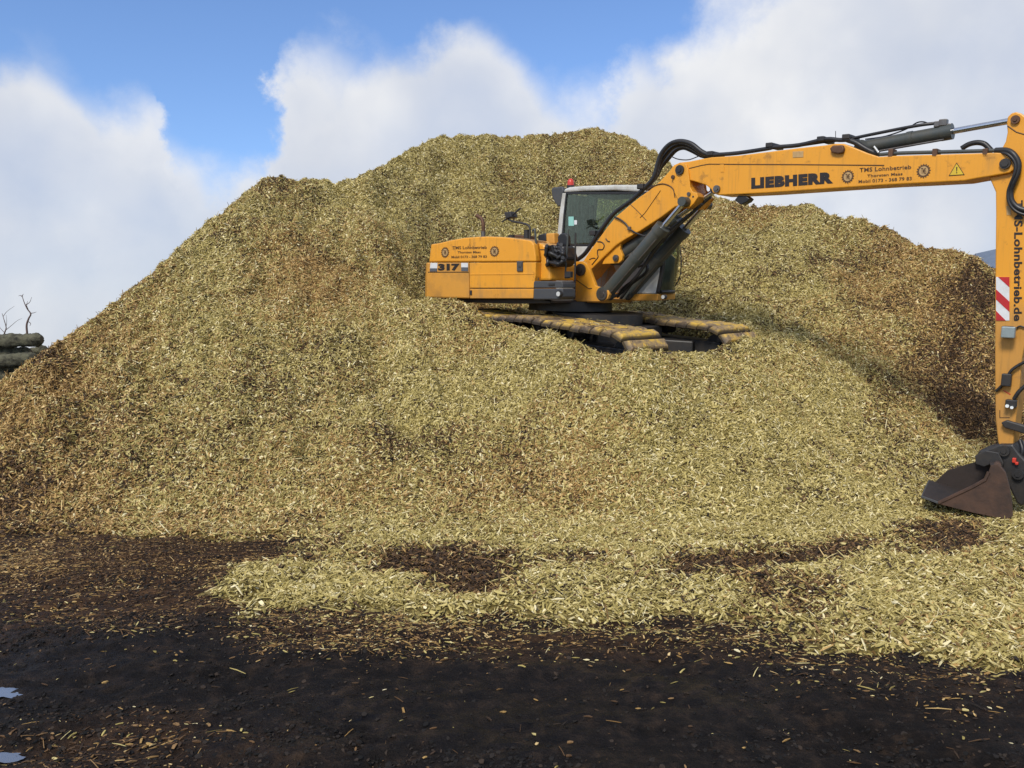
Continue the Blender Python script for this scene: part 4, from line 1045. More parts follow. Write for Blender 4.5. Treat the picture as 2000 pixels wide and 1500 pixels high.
# bucket link and cylinder behind the stick
def bar(p, q, yl0, yl1, r, mat, name, parent):
    a = L(p[0], p[1], yl0); b = L(q[0], q[1], yl0); m = MB()
    d = Vector((b.x - a.x, 0, b.z - a.z)).normalized(); n_ = Vector((-d.z, 0, d.x)) * r
    P = [(a.x + n_.x, a.z + n_.z)] + [(a.x - d.x * r * math.cos(t) * 1 + n_.x * math.cos(math.pi / 2 - t) * 0, a.z) for t in ()] + [(a.x - d.x * r, a.z - d.z * r), (a.x - n_.x, a.z - n_.z), (b.x - n_.x, b.z - n_.z), (b.x + d.x * r, b.z + d.z * r), (b.x + n_.x, b.z + n_.z)]
    m.prism(P, yl0, yl1); return m.obj(name, mat, parent, 0.012)
bar((1963, 828), (2035, 850), ST - 0.07, ST - 0.02, 0.042, 'black_steel', 'bucket_link', root)
bar((1963, 828), (2035, 850), -ST + 0.02, -ST + 0.07, 0.042, 'black_steel', 'bucket_link', root)
a_ = L(2052, 560, 0.0); b_ = L(2030, 848, 0.0)
cylinder(a_, b_, 0.6, 0.055, 0.03, 'bucket_cylinder')
bar((2030, 848), (1985, 930), -0.10, 0.10, 0.05, 'black_steel', 'bucket_link', root)
hose([(1992, 860, -0.12), (1997, 880, -0.16), (1992, 905, -0.16), (1998, 930, -0.16)], -0.15, 0.022, root)

# --- quick coupler
qc_px = [(1905, 893), (1912, 880), (1930, 876), (1952, 868), (1978, 868), (1990, 885), (2004, 900), (2010, 940), (2008, 975), (1996, 990), (1985, 982), (1972, 955), (1962, 935), (1950, 915), (1930, 905), (1910, 905)]
qc = trace('quick_coupler', qc_px, -0.22, 0.22, 'black_steel', bevel=0.02)
pin(1962, 880, -0.22, 0.04, 0.055, qc, 'black_steel', 'pin', 0.03)
pin(1990, 925, -0.22, 0.05, 0.055, qc, 'black_steel', 'pin', 0.03)
pin(1946, 893, -0.22, 0.02, 0.016, qc, 'lamp_lens', 'grease_nipple')
m = MB(); m.box(L(1981, 899, -0.24), (0.035, 0.04, 0.05)); m.obj('red_indicator', 'red_plastic', qc, 0.008)
m = MB(); m.box(L(1986, 905, -0.24), (0.03, 0.04, 0.03)); m.obj('red_indicator', 'red_plastic', qc, 0.008)

# --- ditching bucket: side plates, curved back, floor, lip
BW = 0.66
tip = L(1807, 974, -BW); heel = L(1974, 1014, -BW)
BF = 0.34
n_sh = [(1801, 971), (1838, 984), (1900, 1000), (1968, 1014), (1977, 1006), (1977, 982), (1972, 950), (1964, 922), (1950, 906), (1934, 908)]
f_sh = [(1815, 941), (1850, 951), (1900, 962), (1955, 974), (1964, 968), (1967, 950), (1966, 928), (1960, 908), (1950, 897), (1932, 894)]
def loft(nm, near, farr, ya, yb, th, mat, parent):
    m = MB(); A = xz(near, ya); B = xz(farr, yb); n = len(A); vs = []
    for P, yy in ((A, ya), (B, yb)):
        for i in range(n):
            a = Vector(P[max(i - 1, 0)]); b = Vector(P[min(i + 1, n - 1)]); d = (b - a).normalized(); nn = Vector((-d.y, d.x)) * th
            vs += [(P[i][0], yy, P[i][1]), (P[i][0] + nn.x, yy, P[i][1] + nn.y)]
    o = 2 * n; fs = []
    for i in range(n - 1):
        a, b = 2 * i, 2 * i + 2
        fs += [(a, b, b + o, a + o), (a + 1, a + 1 + o, b + 1 + o, b + 1), (a, a + 1, b + 1, b), (a + o, b + o, b + 1 + o, a + 1 + o)]
    fs += [(0, o, o + 1, 1), (2 * n - 2, 2 * n - 1, 2 * n - 1 + o, 2 * n - 2 + o)]
    m.add(vs, fs); return m.obj(nm, mat, parent)
bk = loft('bucket', n_sh, f_sh, -BW, BF, 0.022, 'bucket_inside', root)
ns = [(1832, 983), (1868, 966), (1898, 952), (1924, 938), (1931, 922), (1936, 908), (1950, 906), (1964, 922), (1972, 950), (1977, 982), (1978, 1008), (1968, 1015), (1900, 1001), (1838, 985)]
MB().prism(xz(ns, -BW), -BW - 0.012, -BW + 0.014).obj('side_plate', 'bucket_rust', bk, 0.004)
fsd = [(1826, 942), (1850, 919), (1888, 907), (1925, 897), (1950, 896), (1960, 908), (1966, 928), (1967, 950), (1964, 970), (1955, 975), (1900, 963), (1850, 952)]
MB().prism(xz(fsd, BF), BF - 0.014, BF + 0.012).obj('side_plate', 'bucket_inside', bk, 0.004)
m = MB(); q = [Vector((p[0], -BW - 0.006, p[1])) for p in xz([(1834, 982), (1868, 966), (1898, 952), (1925, 937), (1932, 922)], -BW)]
m.tube(q, 0.020, 6, smooth=False); m.obj('rim_bar', 'bucket_rust', bk)
a = L(1799, 970, -BW - 0.02); b = L(1813, 939, BF + 0.02); c = L(1832, 982, -BW - 0.02); d = L(1848, 949, BF + 0.02)
m = MB(); up = Vector((0, 0, 0.012)); P8 = [a - up, c - up, d - up, b - up, a + up, c + up, d + up, b + up]
m.add(P8, [(3, 2, 1, 0), (4, 5, 6, 7), (0, 1, 5, 4), (1, 2, 6, 5), (2, 3, 7, 6), (3, 0, 4, 7)]); m.obj('cutting_edge', 'box_grey', bk, 0.003)
br_px = [(1922, 912), (1905, 906), (1904, 890), (1925, 880), (1950, 884), (1960, 905), (1958, 912), (1940, 905)]
for yy in (-0.27, 0.24):
    MB().prism(xz(br_px, yy), yy, yy + 0.03).obj('bucket_ear', 'black_steel', bk, 0.008)
MB().tube([L(1948, 910, -BW + 0.01), L(1948, 900, BF - 0.01)], 0.035, 10).obj('back_tube', 'bucket_rust', bk)

# --- cab
YC0, YC1 = 0.30, 1.10
cabm = MB()
cab = trace('cab', [(1150, 574), (1286, 574), (1284, 587), (1150, 589)], YC0 - 0.03, YC1 + 0.02, 'yellow_paint', bevel=0.01, label='yellow cab floor frame under the white cab')
sidef = [(1086, 574), (1087, 482), (1094, 440), (1100, 385), (1106, 367)]
def C(px, py, y=YC0): return L(px, py, y)
def frame_bar(name, pts, y0, y1, mat='cab_white', bev=0.012): return MB().prism(xz(pts, y0), y0, y1).obj(name, mat, cab, bev)
# the far side repeats the same outline
def both(name, pts, th=0.05, mat='cab_white', bev=0.012, far=True):
    P = xz(pts, YC0)
    o = MB().prism(P, YC0, YC0 + th).obj(name, mat, cab, bev)
    if far: MB().prism(P, YC1 - th, YC1).obj(name, mat, cab, bev)
    return o
roof_px = [(1101, 376), (1103, 369), (1112, 365.5), (1140, 363), (1200, 361), (1262, 361), (1276, 364), (1284, 370), (1286, 377), (1200, 372), (1140, 373)]
roof = MB().prism(xz(roof_px, YC0), YC0 - 0.012, YC1 + 0.012).obj('cab_roof', 'cab_white', cab, 0.025)
both('rear_pillar', [(1098, 377), (1105.5, 377), (1101, 415), (1096.5, 455), (1094.5, 484), (1093, 574), (1085, 574), (1087, 470), (1093, 410)])
both('front_pillar', [(1282, 374), (1288, 374), (1297, 410), (1301, 450), (1298, 500), (1292, 540), (1286, 572), (1280, 572), (1288, 530), (1293, 490), (1294, 450), (1290, 410)], 0.05, 'black_steel')
both('side_panel', [(1093, 481), (1245, 481), (1262, 490), (1291, 503), (1287, 540), (1280, 573.5), (1093, 573.5)], 0.04, 'cab_white')
both('window_seal', [(1105, 374.5), (1281, 374.5), (1281, 379), (1107, 379.5), (1103, 420), (1099, 479), (1096, 479), (1100, 420)], 0.03, 'black_rubber', 0.003)
both('window_seal', [(1098, 477), (1245, 477), (1262, 487), (1262, 490), (1244, 481), (1098, 481)], 0.03, 'black_rubber', 0.003)
gl_px = [(1106, 378), (1281, 378), (1290, 412), (1294, 450), (1292, 500), (1262, 488), (1244, 478), (1099, 478), (1102, 420)]
P = xz(gl_px, YC0)
MB().prism(P, YC0 + 0.012, YC0 + 0.018).obj('side_window', 'tinted_glass', cab)
MB().prism(P, YC1 - 0.018, YC1 - 0.012).obj('side_window', 'tinted_glass', cab)
# rear wall: low panel and window, front: bowed windscreen between the pillars
rp = xz([(1087, 482), (1090, 482), (1089, 574), (1086, 574)], YC0); MB().prism(rp, YC0 + 0.051, YC1 - 0.051).obj('rear_panel', 'cab_white', cab, 0.004)
rw = xz([(1099.5, 378), (1101, 378), (1092, 482), (1090.5, 482)], YC0); MB().prism(rw, YC0 + 0.051, YC1 - 0.051).obj('rear_window', 'tinted_glass', cab)
fx = xz([(1287, 376), (1297, 412), (1301, 450), (1299, 500), (1293, 540), (1287, 570)], YC0)
m = MB(); vs = []; ys = [YC0 + 0.05, YC0 + 0.15, 0.5, 0.7, 0.85, YC1 - 0.05]; sh = [0.0, 0.035, 0.05, 0.045, 0.02, -0.02]
for yy, s_ in zip(ys, sh):
    for p in fx: vs.append((p[0] + s_, yy, p[1]))
n = len(fx); fs = []
for i in range(len(ys) - 1):
    for k in range(n - 1): fs.append((i * n + k, i * n + k + 1, (i + 1) * n + k + 1, (i + 1) * n + k))
m.add(vs, fs, True); m.obj('windscreen', 'tinted_glass', cab)
m = MB()
for k0 in ((0, 1), (2, 3)):
    pass
q = [Vector((fx[2][0] + 0.05, yy, fx[2][1] - 0.10)) for yy in (YC0 + 0.05, 0.7, YC1 - 0.05)]
MB().tube(q, 0.012, 6).obj('screen_divider', 'black_steel', cab)
for yy, s_ in ((YC1 - 0.03, -0.02),):
    MB().tube([Vector((p[0] + s_, yy, p[1])) for p in fx], 0.022, 8).obj('screen_frame', 'black_rubber', cab)
MB().tube([Vector((fx[-1][0] + s_, yy, fx[-1][1])) for yy, s_ in zip(ys, sh)], 0.025, 8).obj('screen_frame', 'black_rubber', cab)
# inside: floor, seat, console, levers
f0 = C(1095, 573); f1 = C(1283, 573)
MB().box(((f0.x + f1.x) / 2, (YC0 + YC1) / 2, f0.z + 0.02), (f1.x - f0.x - 0.05, YC1 - YC0 - 0.12, 0.03)).obj('cab_floor', 'cab_inside', cab)
s0 = C(1138, 470)
seat = MB(); seat.box((s0.x - 0.02, 0.70, s0.z - 0.33), (0.50, 0.48, 0.14)); seat = seat.obj('operator_seat', 'seat_fabric', cab, 0.05)
Mx = Matrix.Translation((s0.x - 0.20, 0.70, s0.z + 0.02)) @ Matrix.Rotation(R(-8), 4, 'Y')
MB().box((0, 0, 0), (0.13, 0.46, 0.60), Mx).obj('seat_back', 'seat_fabric', seat, 0.05)
Mx = Matrix.Translation((s0.x - 0.255, 0.70, s0.z + 0.42)) @ Matrix.Rotation(R(-8), 4, 'Y')
MB().box((0, 0, 0), (0.14, 0.34, 0.32), Mx).obj('headrest', 'seat_fabric', seat, 0.05)
MB().box((s0.x + 0.02, 0.43, s0.z - 0.22), (0.42, 0.10, 0.20)).obj('console', 'cab_inside', cab, 0.03)
MB().tube([(s0.x + 0.17, 0.43, s0.z - 0.12), (s0.x + 0.2, 0.43, s0.z + 0.05)], 0.018, 8).obj('joystick', 'black_rubber', cab)
MB().tube([(s0.x + 0.50, 0.70, s0.z - 0.6), (s0.x + 0.42, 0.70, s0.z - 0.08)], 0.03, 8).obj('steering_column', 'cab_inside', cab)
w_ = [(s0.x + 0.42 + 0.06 * math.cos(t), 0.70 + 0.18 * math.sin(t), s0.z - 0.06 + 0.17 * math.cos(t) * 0.5) for t in [k * math.pi / 8 for k in range(17)]]
MB().tube(w_, 0.014, 8).obj('steering_wheel', 'black_rubber', cab)
MB().box((C(1200, 380).x, 0.7, C(1200, 378).z), (1.1, 0.66, 0.03)).obj('head_lining', 'cab_inside', cab)
m = MB()
for px in (1216, 1228): m.box((C(px, 400).x, 1.02, C(px, 405).z), (0.04, 0.05, 0.62))
m.obj('door_post', 'cab_inside', cab)
# stickers on the window
quad_px('window_sticker', [(1110.5, 423), (1120.5, 423), (1121, 441), (1110.5, 441)], YC0 + 0.010, 'sticker_cyan', cab, 0.002)
quad_px('window_sticker', [(1121.5, 430), (1127, 430), (1127, 438.5), (1121.5, 438.5)], YC0 + 0.010, 'print_white', cab, 0.002)
# the far front corner of the cab swings back, as its bowed screen does
xa, xb = C(1230, 500).x, C(1300, 450).x
for o in cab.children_recursive + [cab]:
    for v in o.data.vertices:
        ty = max(0.0, min(1.0, (v.co.y - YC0 - 0.06) / (YC1 - YC0 - 0.06))); tx = max(0.0, min(1.0, (v.co.x - xa) / (xb - xa)))
        v.co.x -= 0.27 * ty * ty * tx
# beacon
b0 = L(1114.5, 366, 0.55); bz = Vector((0, 0, 1))
bq = MB().cyl(b0 + bz * -0.02, b0 + bz * 0.03, 0.06, 16).obj('beacon', 'black_steel', root, 0.004)
m = MB(); m.tube([b0 + bz * 0.03, b0 + bz * 0.07, b0 + bz * 0.10, b0 + bz * 0.125, b0 + bz * 0.135], [0.052, 0.052, 0.047, 0.03, 0.01], 16); m.obj('beacon_dome', 'red_plastic', bq)
# rear air duct / mirror on the cab's back edge
trace('rear_view_mirror', [(1076, 370), (1079, 366), (1098, 364), (1101, 372), (1098, 385), (1095, 402), (1090, 404), (1083, 396), (1078, 384)], 0.35, 0.42, 'box_grey', bevel=0.02)
# wipers / mirror stay in front of the cab
MB().tube(spline([L(1324, 470, 0.95), L(1330, 500, 0.95), L(1328, 540, 0.95), L(1314, 566, 0.95)], 4), 0.010, 6).obj('mirror_stay', 'cylinder_grey', root)
c = L(1299, 580, YC0 - 0.03)
hl = MB().cyl((c.x, YC0 - 0.03, c.z), (c.x, YC0 - 0.08, c.z), 0.035, 14).obj('headlight', 'black_steel', root, 0.004)
MB().cyl((c.x, YC0 - 0.078, c.z), (c.x, YC0 - 0.088, c.z), 0.026, 14).obj('lens', 'lamp_lens', hl)

# --- slewing ring and undercarriage
MB().cyl((0, 0, -0.02), (0, 0, -0.16), 0.62, 32).obj('slewing_ring', 'black_steel', root, 0.01)
UL = MRi @ MU
uc = MB()
uc.box((0, 0, -0.30), (1.35, 1.35, 0.38)); uc.cyl((0, 0, 0.05), (0, 0, -0.15), 0.66, 32)
for sx in (-1, 1):
    for sy in (-1, 1):
        Mx = Matrix.Translation((sx * 0.75, sy * 0.62, -0.42)) @ Matrix.Rotation(sx * sy * R(28), 4, 'Z')
        uc.box((0, 0, 0), (0.9, 0.30, 0.26), Mx)
ucf = uc.obj('undercarriage_frame', 'black_steel', root, 0.02); ucf.matrix_local = UL
# pad mesh: plate with a raised trapezoid back and two grouser ribs
PADW, PITCHT = 0.74, 0.185
pm = MB()
hw = PADW / 2; hl_ = PITCHT / 2 - 0.010
prof = [(-hl_, -0.02), (-hl_, 0.0), (-hl_ * 0.95, 0.012), (-hl_ * 0.70, 0.056), (-hl_ * 0.5, 0.064), (hl_ * 0.60, 0.060), (hl_ * 0.82, 0.044), (hl_ * 0.97, 0.008), (hl_, 0.0), (hl_, -0.02)]
pm.prism(prof, -hw, hw)
padme = bpy.data.meshes.new('track_pad'); padme.from_pydata(pm.v, [], pm.f)
pv = [list(v) for v in pm.v]
for v in pv:            # chamfered ends
    if v[2] > 0.04: v[1] *= 0.88
padme = bpy.data.meshes.new('track_pad'); padme.from_pydata(pv, [], pm.f); padme.materials.append(MATS['track_steel']); padme.update()
Rw, HL = 0.345, 1.55
per = 2 * (2 * HL) + 2 * math.pi * Rw
npad = round(per / PITCHT); stp = per / npad
def on_track(s_):
    s_ = s_ % per
    if s_ < 2 * HL:
        x = -HL + s_; sag = 0.0
        hump = -0.035 * math.sin(math.pi * (x + HL) / (HL * 0.9)) ** 2 if x < -0.15 else -0.02 * math.sin(math.pi * (x + 0.15) / (HL + 0.15)) ** 2
        return x, hump, 0.0
    s_ -= 2 * HL
    if s_ < math.pi * Rw:
        a = s_ / Rw; return HL + Rw * math.sin(a), -Rw + Rw * math.cos(a), a
    s_ -= math.pi * Rw
    if s_ < 2 * HL: return HL - s_, -2 * Rw, math.pi
    s_ -= 2 * HL; a = s_ / Rw
    return -HL - Rw * math.sin(a), -Rw - Rw * math.cos(a), math.pi + a
def bent(p, side):
    k = 0.016 if side < 0 else 0.014; x, z, a = p; q = max(0.0, x + 0.25)
    return x, z - k * q * q, a + math.atan(2 * k * q)
rd = random.Random(3)
for side in (-1, 1):
    m = MB()
    m.box((0, 0, -0.36), (2 * HL + 0.1, 0.30, 0.26)); m.box((0, 0, -0.12), (0.5, 0.12, 0.10)); m.box((-0.9, 0, -0.2), (0.3, 0.12, 0.2))
    tr = m.obj('track', 'black_steel', root, 0.015, label='near crawler track dug into the chips' if side < 0 else 'far crawler track')
    tr.matrix_local = UL @ Matrix.Translation((0, side * 0.95, -0.045))
    for nm, xw in (('idler_wheel', HL), ('drive_sprocket', -HL)):
        zw = -Rw - ((0.05 if side < 0 else 0.05) if xw > 0 else 0)
        w = MB(); w.tube([(xw, -0.06, zw), (xw, 0.06, zw)], Rw - 0.05, 28, smooth=False); w.tube([(xw, -0.17, zw), (xw, 0.17, zw)], 0.13, 18); w.obj(nm, 'black_steel', tr, 0.01)
    for k in range(8):
        w = MB(); xx = -HL + 0.35 + k * (2 * HL - 0.7) / 7; w.tube([(xx, -0.14, -2 * Rw + 0.13), (xx, 0.14, -2 * Rw + 0.13)], 0.085, 14); w.obj('track_roller', 'black_steel', tr, 0.005)
    for xx in (-0.55, 0.55):
        w = MB(); w.tube([(xx, -0.1, -0.12), (xx, 0.1, -0.12)], 0.07, 14); w.obj('carrier_roller', 'black_steel', tr, 0.005)
    for k in range(npad):
        x, z, a = bent(on_track(k * stp + 0.03), side)
        o = bpy.data.objects.new('track_pad', padme); COL.objects.link(o); o.parent = tr
        o.location = (x + 0.0, rd.uniform(-.006, .006), z)
        o.rotation_euler = (rd.uniform(-.015, .015), a + rd.uniform(-.04, .04), 0)
    ch = MB()
    for k in range(npad):
        x, z, a = bent(on_track((k + 0.5) * stp), side)
        Mx = Matrix.Translation((x - 0.03 * math.sin(a), 0, z - 0.03 * math.cos(a))) @ Matrix.Rotation(a, 4, 'Y')
        ch.box((0, 0.07, 0), (stp * 0.95, 0.035, 0.06), Mx); ch.box((0, -0.07, 0), (stp * 0.95, 0.035, 0.06), Mx)
    gxs = np.linspace(-HL - 0.1, HL + 0.28, 60); gys = np.linspace(-0.36, 0.36, 14)
    gm, GX, GY, GZ_ = grid_mesh('chips_on_track', gxs, gys, lambda a, b: 0.05 - 0.035 * np.sin(np.pi * np.clip((a + HL) / (HL * 0.9), 0, 1)) ** 2 - np.where(a > HL, (a - HL) ** 2 * 1.6, 0) - (0.016 if side < 0 else 0.014) * np.maximum(a + 0.25, 0) ** 2 + 0.02)
    cv = np.clip(fbm(GX + side * 3, GY, 2.0, 4, 0.6, 3, 71) * 1.6 + 0.12, 0, 0.8)
    set_attr(gm, 'cover', cv); set_attr(gm, 'tone', np.full(GX.shape, 0.35)); set_attr(gm, 'rot', np.full(GX.shape, 0.45))
    ct = bpy.data.objects.new('chips_on_track', gm); COL.objects.link(ct); ct.parent = tr; ct['kind'] = 'stuff'
    scatter(ct, 420, 70 + side, 0.3, 0.3, 1.0, False, -0.005)
    c_ = ch.obj('track_chain', 'black_steel', tr); 

# ------------------------------------------------------------------ lettering
def text_mesh(s, weight=0.0, spacing=1.0):
    cu = bpy.data.curves.new('lettering', 'FONT'); cu.body = s; cu.size = 1.0; cu.offset = weight; cu.space_character = spacing; cu.resolution_u = 3
    o = bpy.data.objects.new('lettering', cu); COL.objects.link(o)
    dg = bpy.context.evaluated_depsgraph_get()
    me = bpy.data.meshes.new_from_object(o.evaluated_get(dg))
    bpy.data.objects.remove(o)
    return me
def lettering(s, quad, yl, mat, parent, weight=0.0, spacing=1.0, out=0.004, ref=None, name='lettering'):
    """quad: pixel corners lower-left, lower-right, upper-right, upper-left of the word's box; lies flat on plane yl"""
    me = text_mesh(s, weight, spacing)
    xs = [v.co.x for v in me.vertices]; ys = [v.co.y for v in me.vertices]
    x0, x1, y0, y1 = min(xs), max(xs), min(ys), max(ys)
    A, B, Cc, D = [L(a, b, yl) for a, b in quad]
    for v in me.vertices:
        s_ = (v.co.x - x0) / (x1 - x0); t = (v.co.y - y0) / (y1 - y0)
        p = A * (1 - s_) * (1 - t) + B * s_ * (1 - t) + Cc * s_ * t + D * (1 - s_) * t
        v.co = (p.x, yl - out, p.z)
    me.materials.clear(); me.materials.append(MATS[mat]); me.name = name
    o = bpy.data.objects.new(name, me); COL.objects.link(o); o.parent = parent
    return o
def emblem(px, py, rx, ry, yl, parent, out=0.004):
    """toothed wheel with a pale face and monogram"""
    c = L(px, py, yl); ex = L(px + rx, py, yl); r1 = (ex.x - c.x); ey = L(px, py - ry, yl); r2 = ey.z - c.z
    m = MB(); n = 16; vs = []; inner = []
    for k in range(n * 4):
        a = 2 * math.pi * k / (n * 4); rr_ = 1.0 if k % 4 in (0, 1) else 0.83
        vs.append((c.x + r1 * rr_ * math.cos(a), yl - out, c.z + r2 * rr_ * math.sin(a)))
        inner.append((c.x + r1 * 0.64 * math.cos(a), yl - out, c.z + r2 * 0.64 * math.sin(a)))
    N_ = n * 4
    m.add(vs + inner, [(k, (k + 1) % N_, N_ + (k + 1) % N_, N_ + k) for k in range(N_)])
    g = m.obj('emblem', 'print_brown', parent)
    m = MB(); m.add([(c.x, yl - out, c.z)] + inner, [(0, 1 + k, 1 + (k + 1) % N_) for k in range(N_)]); m.obj('emblem_face', 'emblem_face', g) if parent is root else m.obj('emblem_face', 'emblem_face', parent)
    q = [(px - rx * .36, py + ry * .42), (px + rx * .36, py + ry * .42), (px + rx * .36, py - ry * .42), (px - rx * .36, py - ry * .42)]
    lettering('TMS', q, yl, 'print_brown', parent, 0.01, 0.8, out + 0.002, name='monogram')
lettering('LIEBHERR', [(1467.5, 369), (1627.5, 358), (1627.5, 335.5), (1467.5, 347.5)], YB, 'print_black', ub, 0.078, 1.15)
lettering('TMS Lohnbetrieb', [(1679, 336.5), (1780, 330), (1780, 322), (1679, 328)], YB, 'print_brown', ub, 0.02, 1.05)
lettering('Thorsten Maas', [(1694, 346.5), (1763, 342), (1763, 336.5), (1694, 341)], YB, 'print_brown', ub, 0.02, 1.05)
lettering('Mobil 0173 - 368 79 83', [(1677, 358), (1781, 352), (1781, 345), (1677, 351.5)], YB, 'print_brown', ub, 0.02, 1.05)
emblem(1656, 345, 12.5, 13.5, YB, ub)
emblem(1804, 334, 14, 14, YB, ub)
lettering('TMS Lohnbetrieb', [(884, 487), (951, 486), (951, 480), (884, 481)], YN, 'print_brown', hood, 0.015, 1.0)
lettering('Thorsten Maas', [(894, 495), (939, 494.5), (939, 490), (894, 490.5)], YN, 'print_brown', hood, 0.015, 1.0)
lettering('Mobil 0173 - 368 79 83', [(882, 504.5), (951, 503.5), (951, 498.5), (882, 499.5)], YN, 'print_brown', hood, 0.015, 1.0)
emblem(869.5, 493, 8, 11, YN, hood)
emblem(966, 491, 9.3, 11, YN, hood)
lettering('317', [(856, 529), (898, 528.5), (898, 514.5), (856, 515)], YN - 0.0, 'print_black', cw, 0.07, 1.02)
quad_px('number_panel', [(841, 513.5), (854.5, 513.5), (854, 524), (840, 524)], YN - 0.002, 'print_white', cw)
quad_px('number_panel', [(840, 524), (854, 524), (853.6, 530), (839.5, 530)], YN - 0.002, 'print_grey', cw)
quad_px('number_panel', [(901, 513.5), (914, 513.5), (914, 522), (901, 522)], YN - 0.002, 'print_white', cw)
quad_px('number_panel', [(901, 522), (914, 522), (914, 529.5), (901, 529.5)], YN - 0.002, 'print_grey', cw)
MB().tube([L(836, 531.5, YN - 0.001), L(915, 531.5, YN - 0.001)], 0.006, 6).obj('panel_joint', 'print_black', cw)
lettering('TMS-Lohnbetrieb.de', [(1981, 391), (1980, 627), (1996, 627), (1998, 391)], ST, 'print_black', stk, 0.03, 1.05)
# warning triangle
tq = [(1853, 343.5), (1884, 341.5), (1868.5, 317.5)]
quad_px('warning_sign', tq, YB - 0.002, 'print_black', ub)
cx_, cy_ = sum(p[0] for p in tq) / 3, sum(p[1] for p in tq) / 3
quad_px('warning_sign', [(cx_ + (a - cx_) * .86, cy_ + (b - cy_) * .86) for a, b in tq], YB - 0.006, 'sign_yellow', ub)
quad_px('warning_mark', [(1867.6, 326), (1869.8, 326), (1869.3, 334.5), (1868.1, 334.5)], YB - 0.010, 'print_black', ub)
quad_px('warning_mark', [(1867.9, 336), (1869.5, 336), (1869.5, 338.2), (1867.9, 338.2)], YB - 0.010, 'print_black', ub)

# ------------------------------------------------------------------ logs and branches behind on the left
def log(p, q, r, seed, label):
    rd = random.Random(seed); p = Vector(p); q = Vector(q); n = 90; k_ = 32; d = (q - p).normalized()
    u = d.cross(Vector((0, 0, 1))).normalized(); w = d.cross(u); vs = []; fs = []
    kn = [(rd.uniform(0, 1), rd.uniform(0, 6.28), rd.uniform(.15, .4)) for _ in range(5)]
    T = np.array([[i / n] * k_ for i in range(n + 1)]); A = np.array([[2 * math.pi * k / k_ for k in range(k_)]] * (n + 1))
    ns = fbm(T * 26, np.cos(A) * 1.2 + seed, 0.6, 4, 0.6, seed, 3) * 0.20 + fbm(T * 90 + 3, np.sin(A) * 9 + np.cos(A) * 9, 1.0, 3, 0.7, seed + 2, 9) * 0.12 + fbm(T * 40 + 9, np.sin(A) * 4.5, 1.0, 3, 0.7, seed + 7, 5) * 0.13
    sag = 0.05 * np.sin(T * 3 + seed)
    for i in range(n + 1):
        c = p.lerp(q, i / n)
        for k in range(k_):
            rr_ = r * (1.05 - 0.12 * i / n + ns[i, k])
            for kt, ka, kh in kn:
                rr_ += r * kh * math.exp(-((i / n - kt) / 0.02) ** 2 - (math.sin((A[i, k] - ka) / 2) / 0.25) ** 2)
            rr_ *= 1 - 0.45 * max(0, (i - n + 3) / 3) ** 2
            vs.append(c + (u * math.cos(A[i, k]) + w * math.sin(A[i, k])) * rr_ + Vector((0, 0, sag[i, k] * 0.6)))
    for i in range(n):
        for k in range(k_): fs.append((i * k_ + k, i * k_ + (k + 1) % k_, (i + 1) * k_ + (k + 1) % k_, (i + 1) * k_ + k))
    o = MB().add(vs, fs, True).obj('log', 'log_bark')
    e = MB(); m0 = sum((Vector(v) for v in vs[-k_:]), Vector()) / k_
    e.add([m0 + d * r * 0.10] + vs[-k_:], [(0, 1 + k, 1 + (k + 1) % k_) for k in range(k_)]); e.obj('cut_end', 'log_end', o)
    tag(o, label, 'log', 'logs stacked left of the heap')
    return o
LY = 16.0
log(at(-260, 680, LY + .3), at(82, 661, LY), 0.135, 1, 'topmost grey log, its cut end poking out left of the heap')
log(at(-260, 690, LY + .2), at(60, 686, LY + .25), 0.12, 2, 'mossy grey log directly under the topmost log')
log(at(-260, 722, LY - .3), at(72, 698, LY - .1), 0.12, 3, 'thinner log slanting up to the heap, third from the top')
log(at(-40, 700, LY + .6), at(93, 686, LY + .7), 0.10, 4, 'thin log stub showing just above the heap edge')
log(at(-260, 706, LY + .1), at(40, 718, LY), 0.12, 5, 'log sloping down to the right, in shade beside the heap')
log(at(-260, 748, LY - .2), at(26, 738, LY), 0.14, 6, 'lowest visible dark log in the stack at the left edge')
log(at(-260, 783, LY), at(30, 768, LY), 0.18, 7, 'bottom log of the stack, mostly hidden by the heap')
log(at(-260, 820, LY), at(30, 808, LY), 0.18, 8, 'log resting on the ground under the stack')
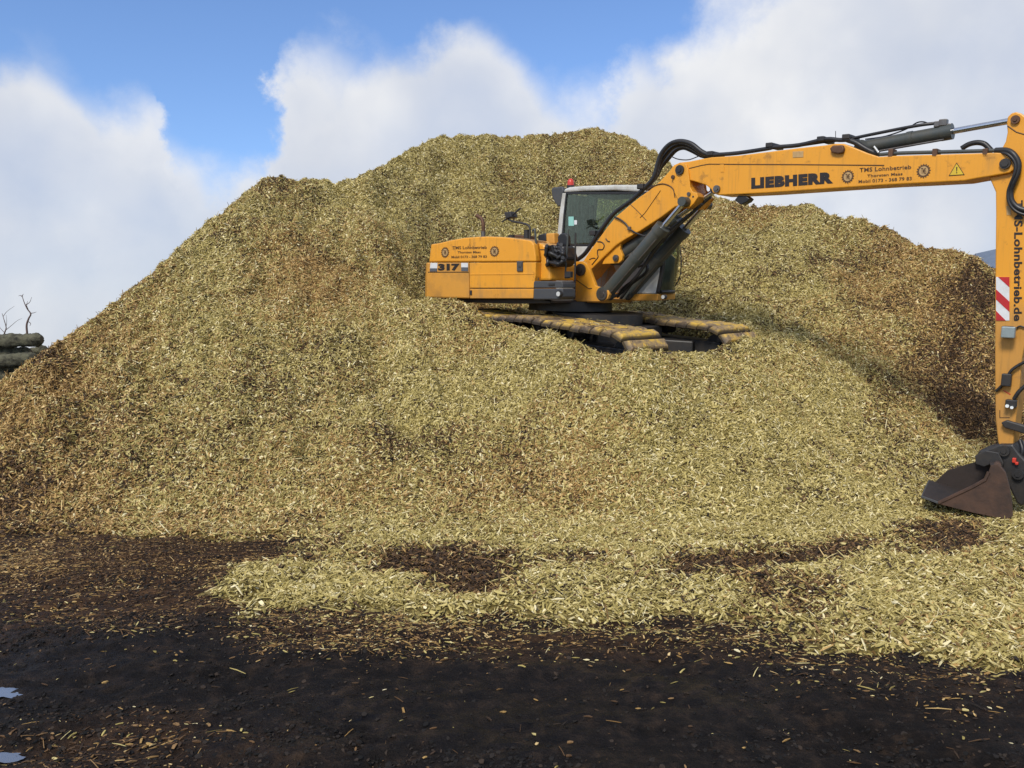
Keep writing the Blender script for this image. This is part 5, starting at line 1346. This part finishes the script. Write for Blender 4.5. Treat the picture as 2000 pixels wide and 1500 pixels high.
def branch(pts, side, label, r=0.02):
    m = MB(); P = spline([at(*p) for p in pts], 5); n = len(P)
    m.tube(P, [r * (1 - 0.75 * k / (n - 1)) for k in range(n)], 7)
    for s_ in side:
        Q = spline([at(*p) for p in s_], 4); k_ = len(Q); m.tube(Q, [r * 0.4 * (1 - 0.7 * k / (k_ - 1)) for k in range(k_)], 5)
    o = m.obj('bare_branch', 'twig_bark'); tag(o, label, 'branch'); return o
branch([(53, 652, 16), (52, 635, 16), (56, 622, 16), (60, 613, 16), (53, 603, 16), (47, 590, 16), (43, 577, 16)],
       [[(60, 612, 16), (66, 611, 15.9), (71, 609, 15.8)], [(44, 580, 16), (40, 577, 16), (36, 578, 16)], [(55, 628, 16), (60, 632, 16), (58, 637, 16)], [(43, 578, 16), (46, 574, 16)], [(50, 596, 16), (58, 590, 16.1), (62, 580, 16.1)], [(55, 605, 16), (52, 596, 15.9), (54, 588, 15.9)]],
       'tall crooked twig standing up from the topmost log')
branch([(4, 668, 16.5), (9, 650, 16.5), (12, 640, 16.5), (8, 625, 16.5), (4, 612, 16.5)],
       [[(11, 645, 16.5), (22, 636, 16.4), (34, 626, 16.4), (43, 622, 16.4)], [(10, 648, 16.5), (13, 630, 16.5), (12, 615, 16.5)], [(6, 618, 16.5), (14, 608, 16.6), (28, 598, 16.6)], [(9, 650, 16.5), (0, 640, 16.5), (-6, 628, 16.5)]],
       'low spreading bare branch at the left edge of the photo', 0.015)

# ------------------------------------------------------------------ shed far off at the right
def shed():
    r_ = bpy.data.objects.new('shed', None); COL.objects.link(r_)
    base = at(2142, 700, 46.0); r_.location = (base.x, 46.0, 0)
    tag(r_, 'distant shed with blue grey roof behind the right end of the heap', 'shed')
    ez = at(1926, 520, 46).z - 1.0; rz = ez + 3.1; hwid = (at(2110, 500, 46).x - at(1922, 500, 46).x)
    m = MB(); m.box((0, 6, ez / 2), (2 * hwid - 0.6, 12, ez)); m.obj('wall', 'barn_wall', r_)
    m = MB(); m.prism([(-hwid, ez), (hwid, ez), (0, rz)], 0, 12.2); m.obj('roof', 'barn_roof', r_)
    m = MB(); m.box((-hwid + 2.2, -0.05, 1.9), (2.2, 0.08, 3.8)); m.obj('door', 'barn_door', r_)
    for k in range(4):
        m = MB(); m.box((-hwid + 4.6 + k * 1.6, -0.05, 3.0), (1.1, 0.06, 0.9)); m.obj('window', 'cab_inside', r_)
shed()
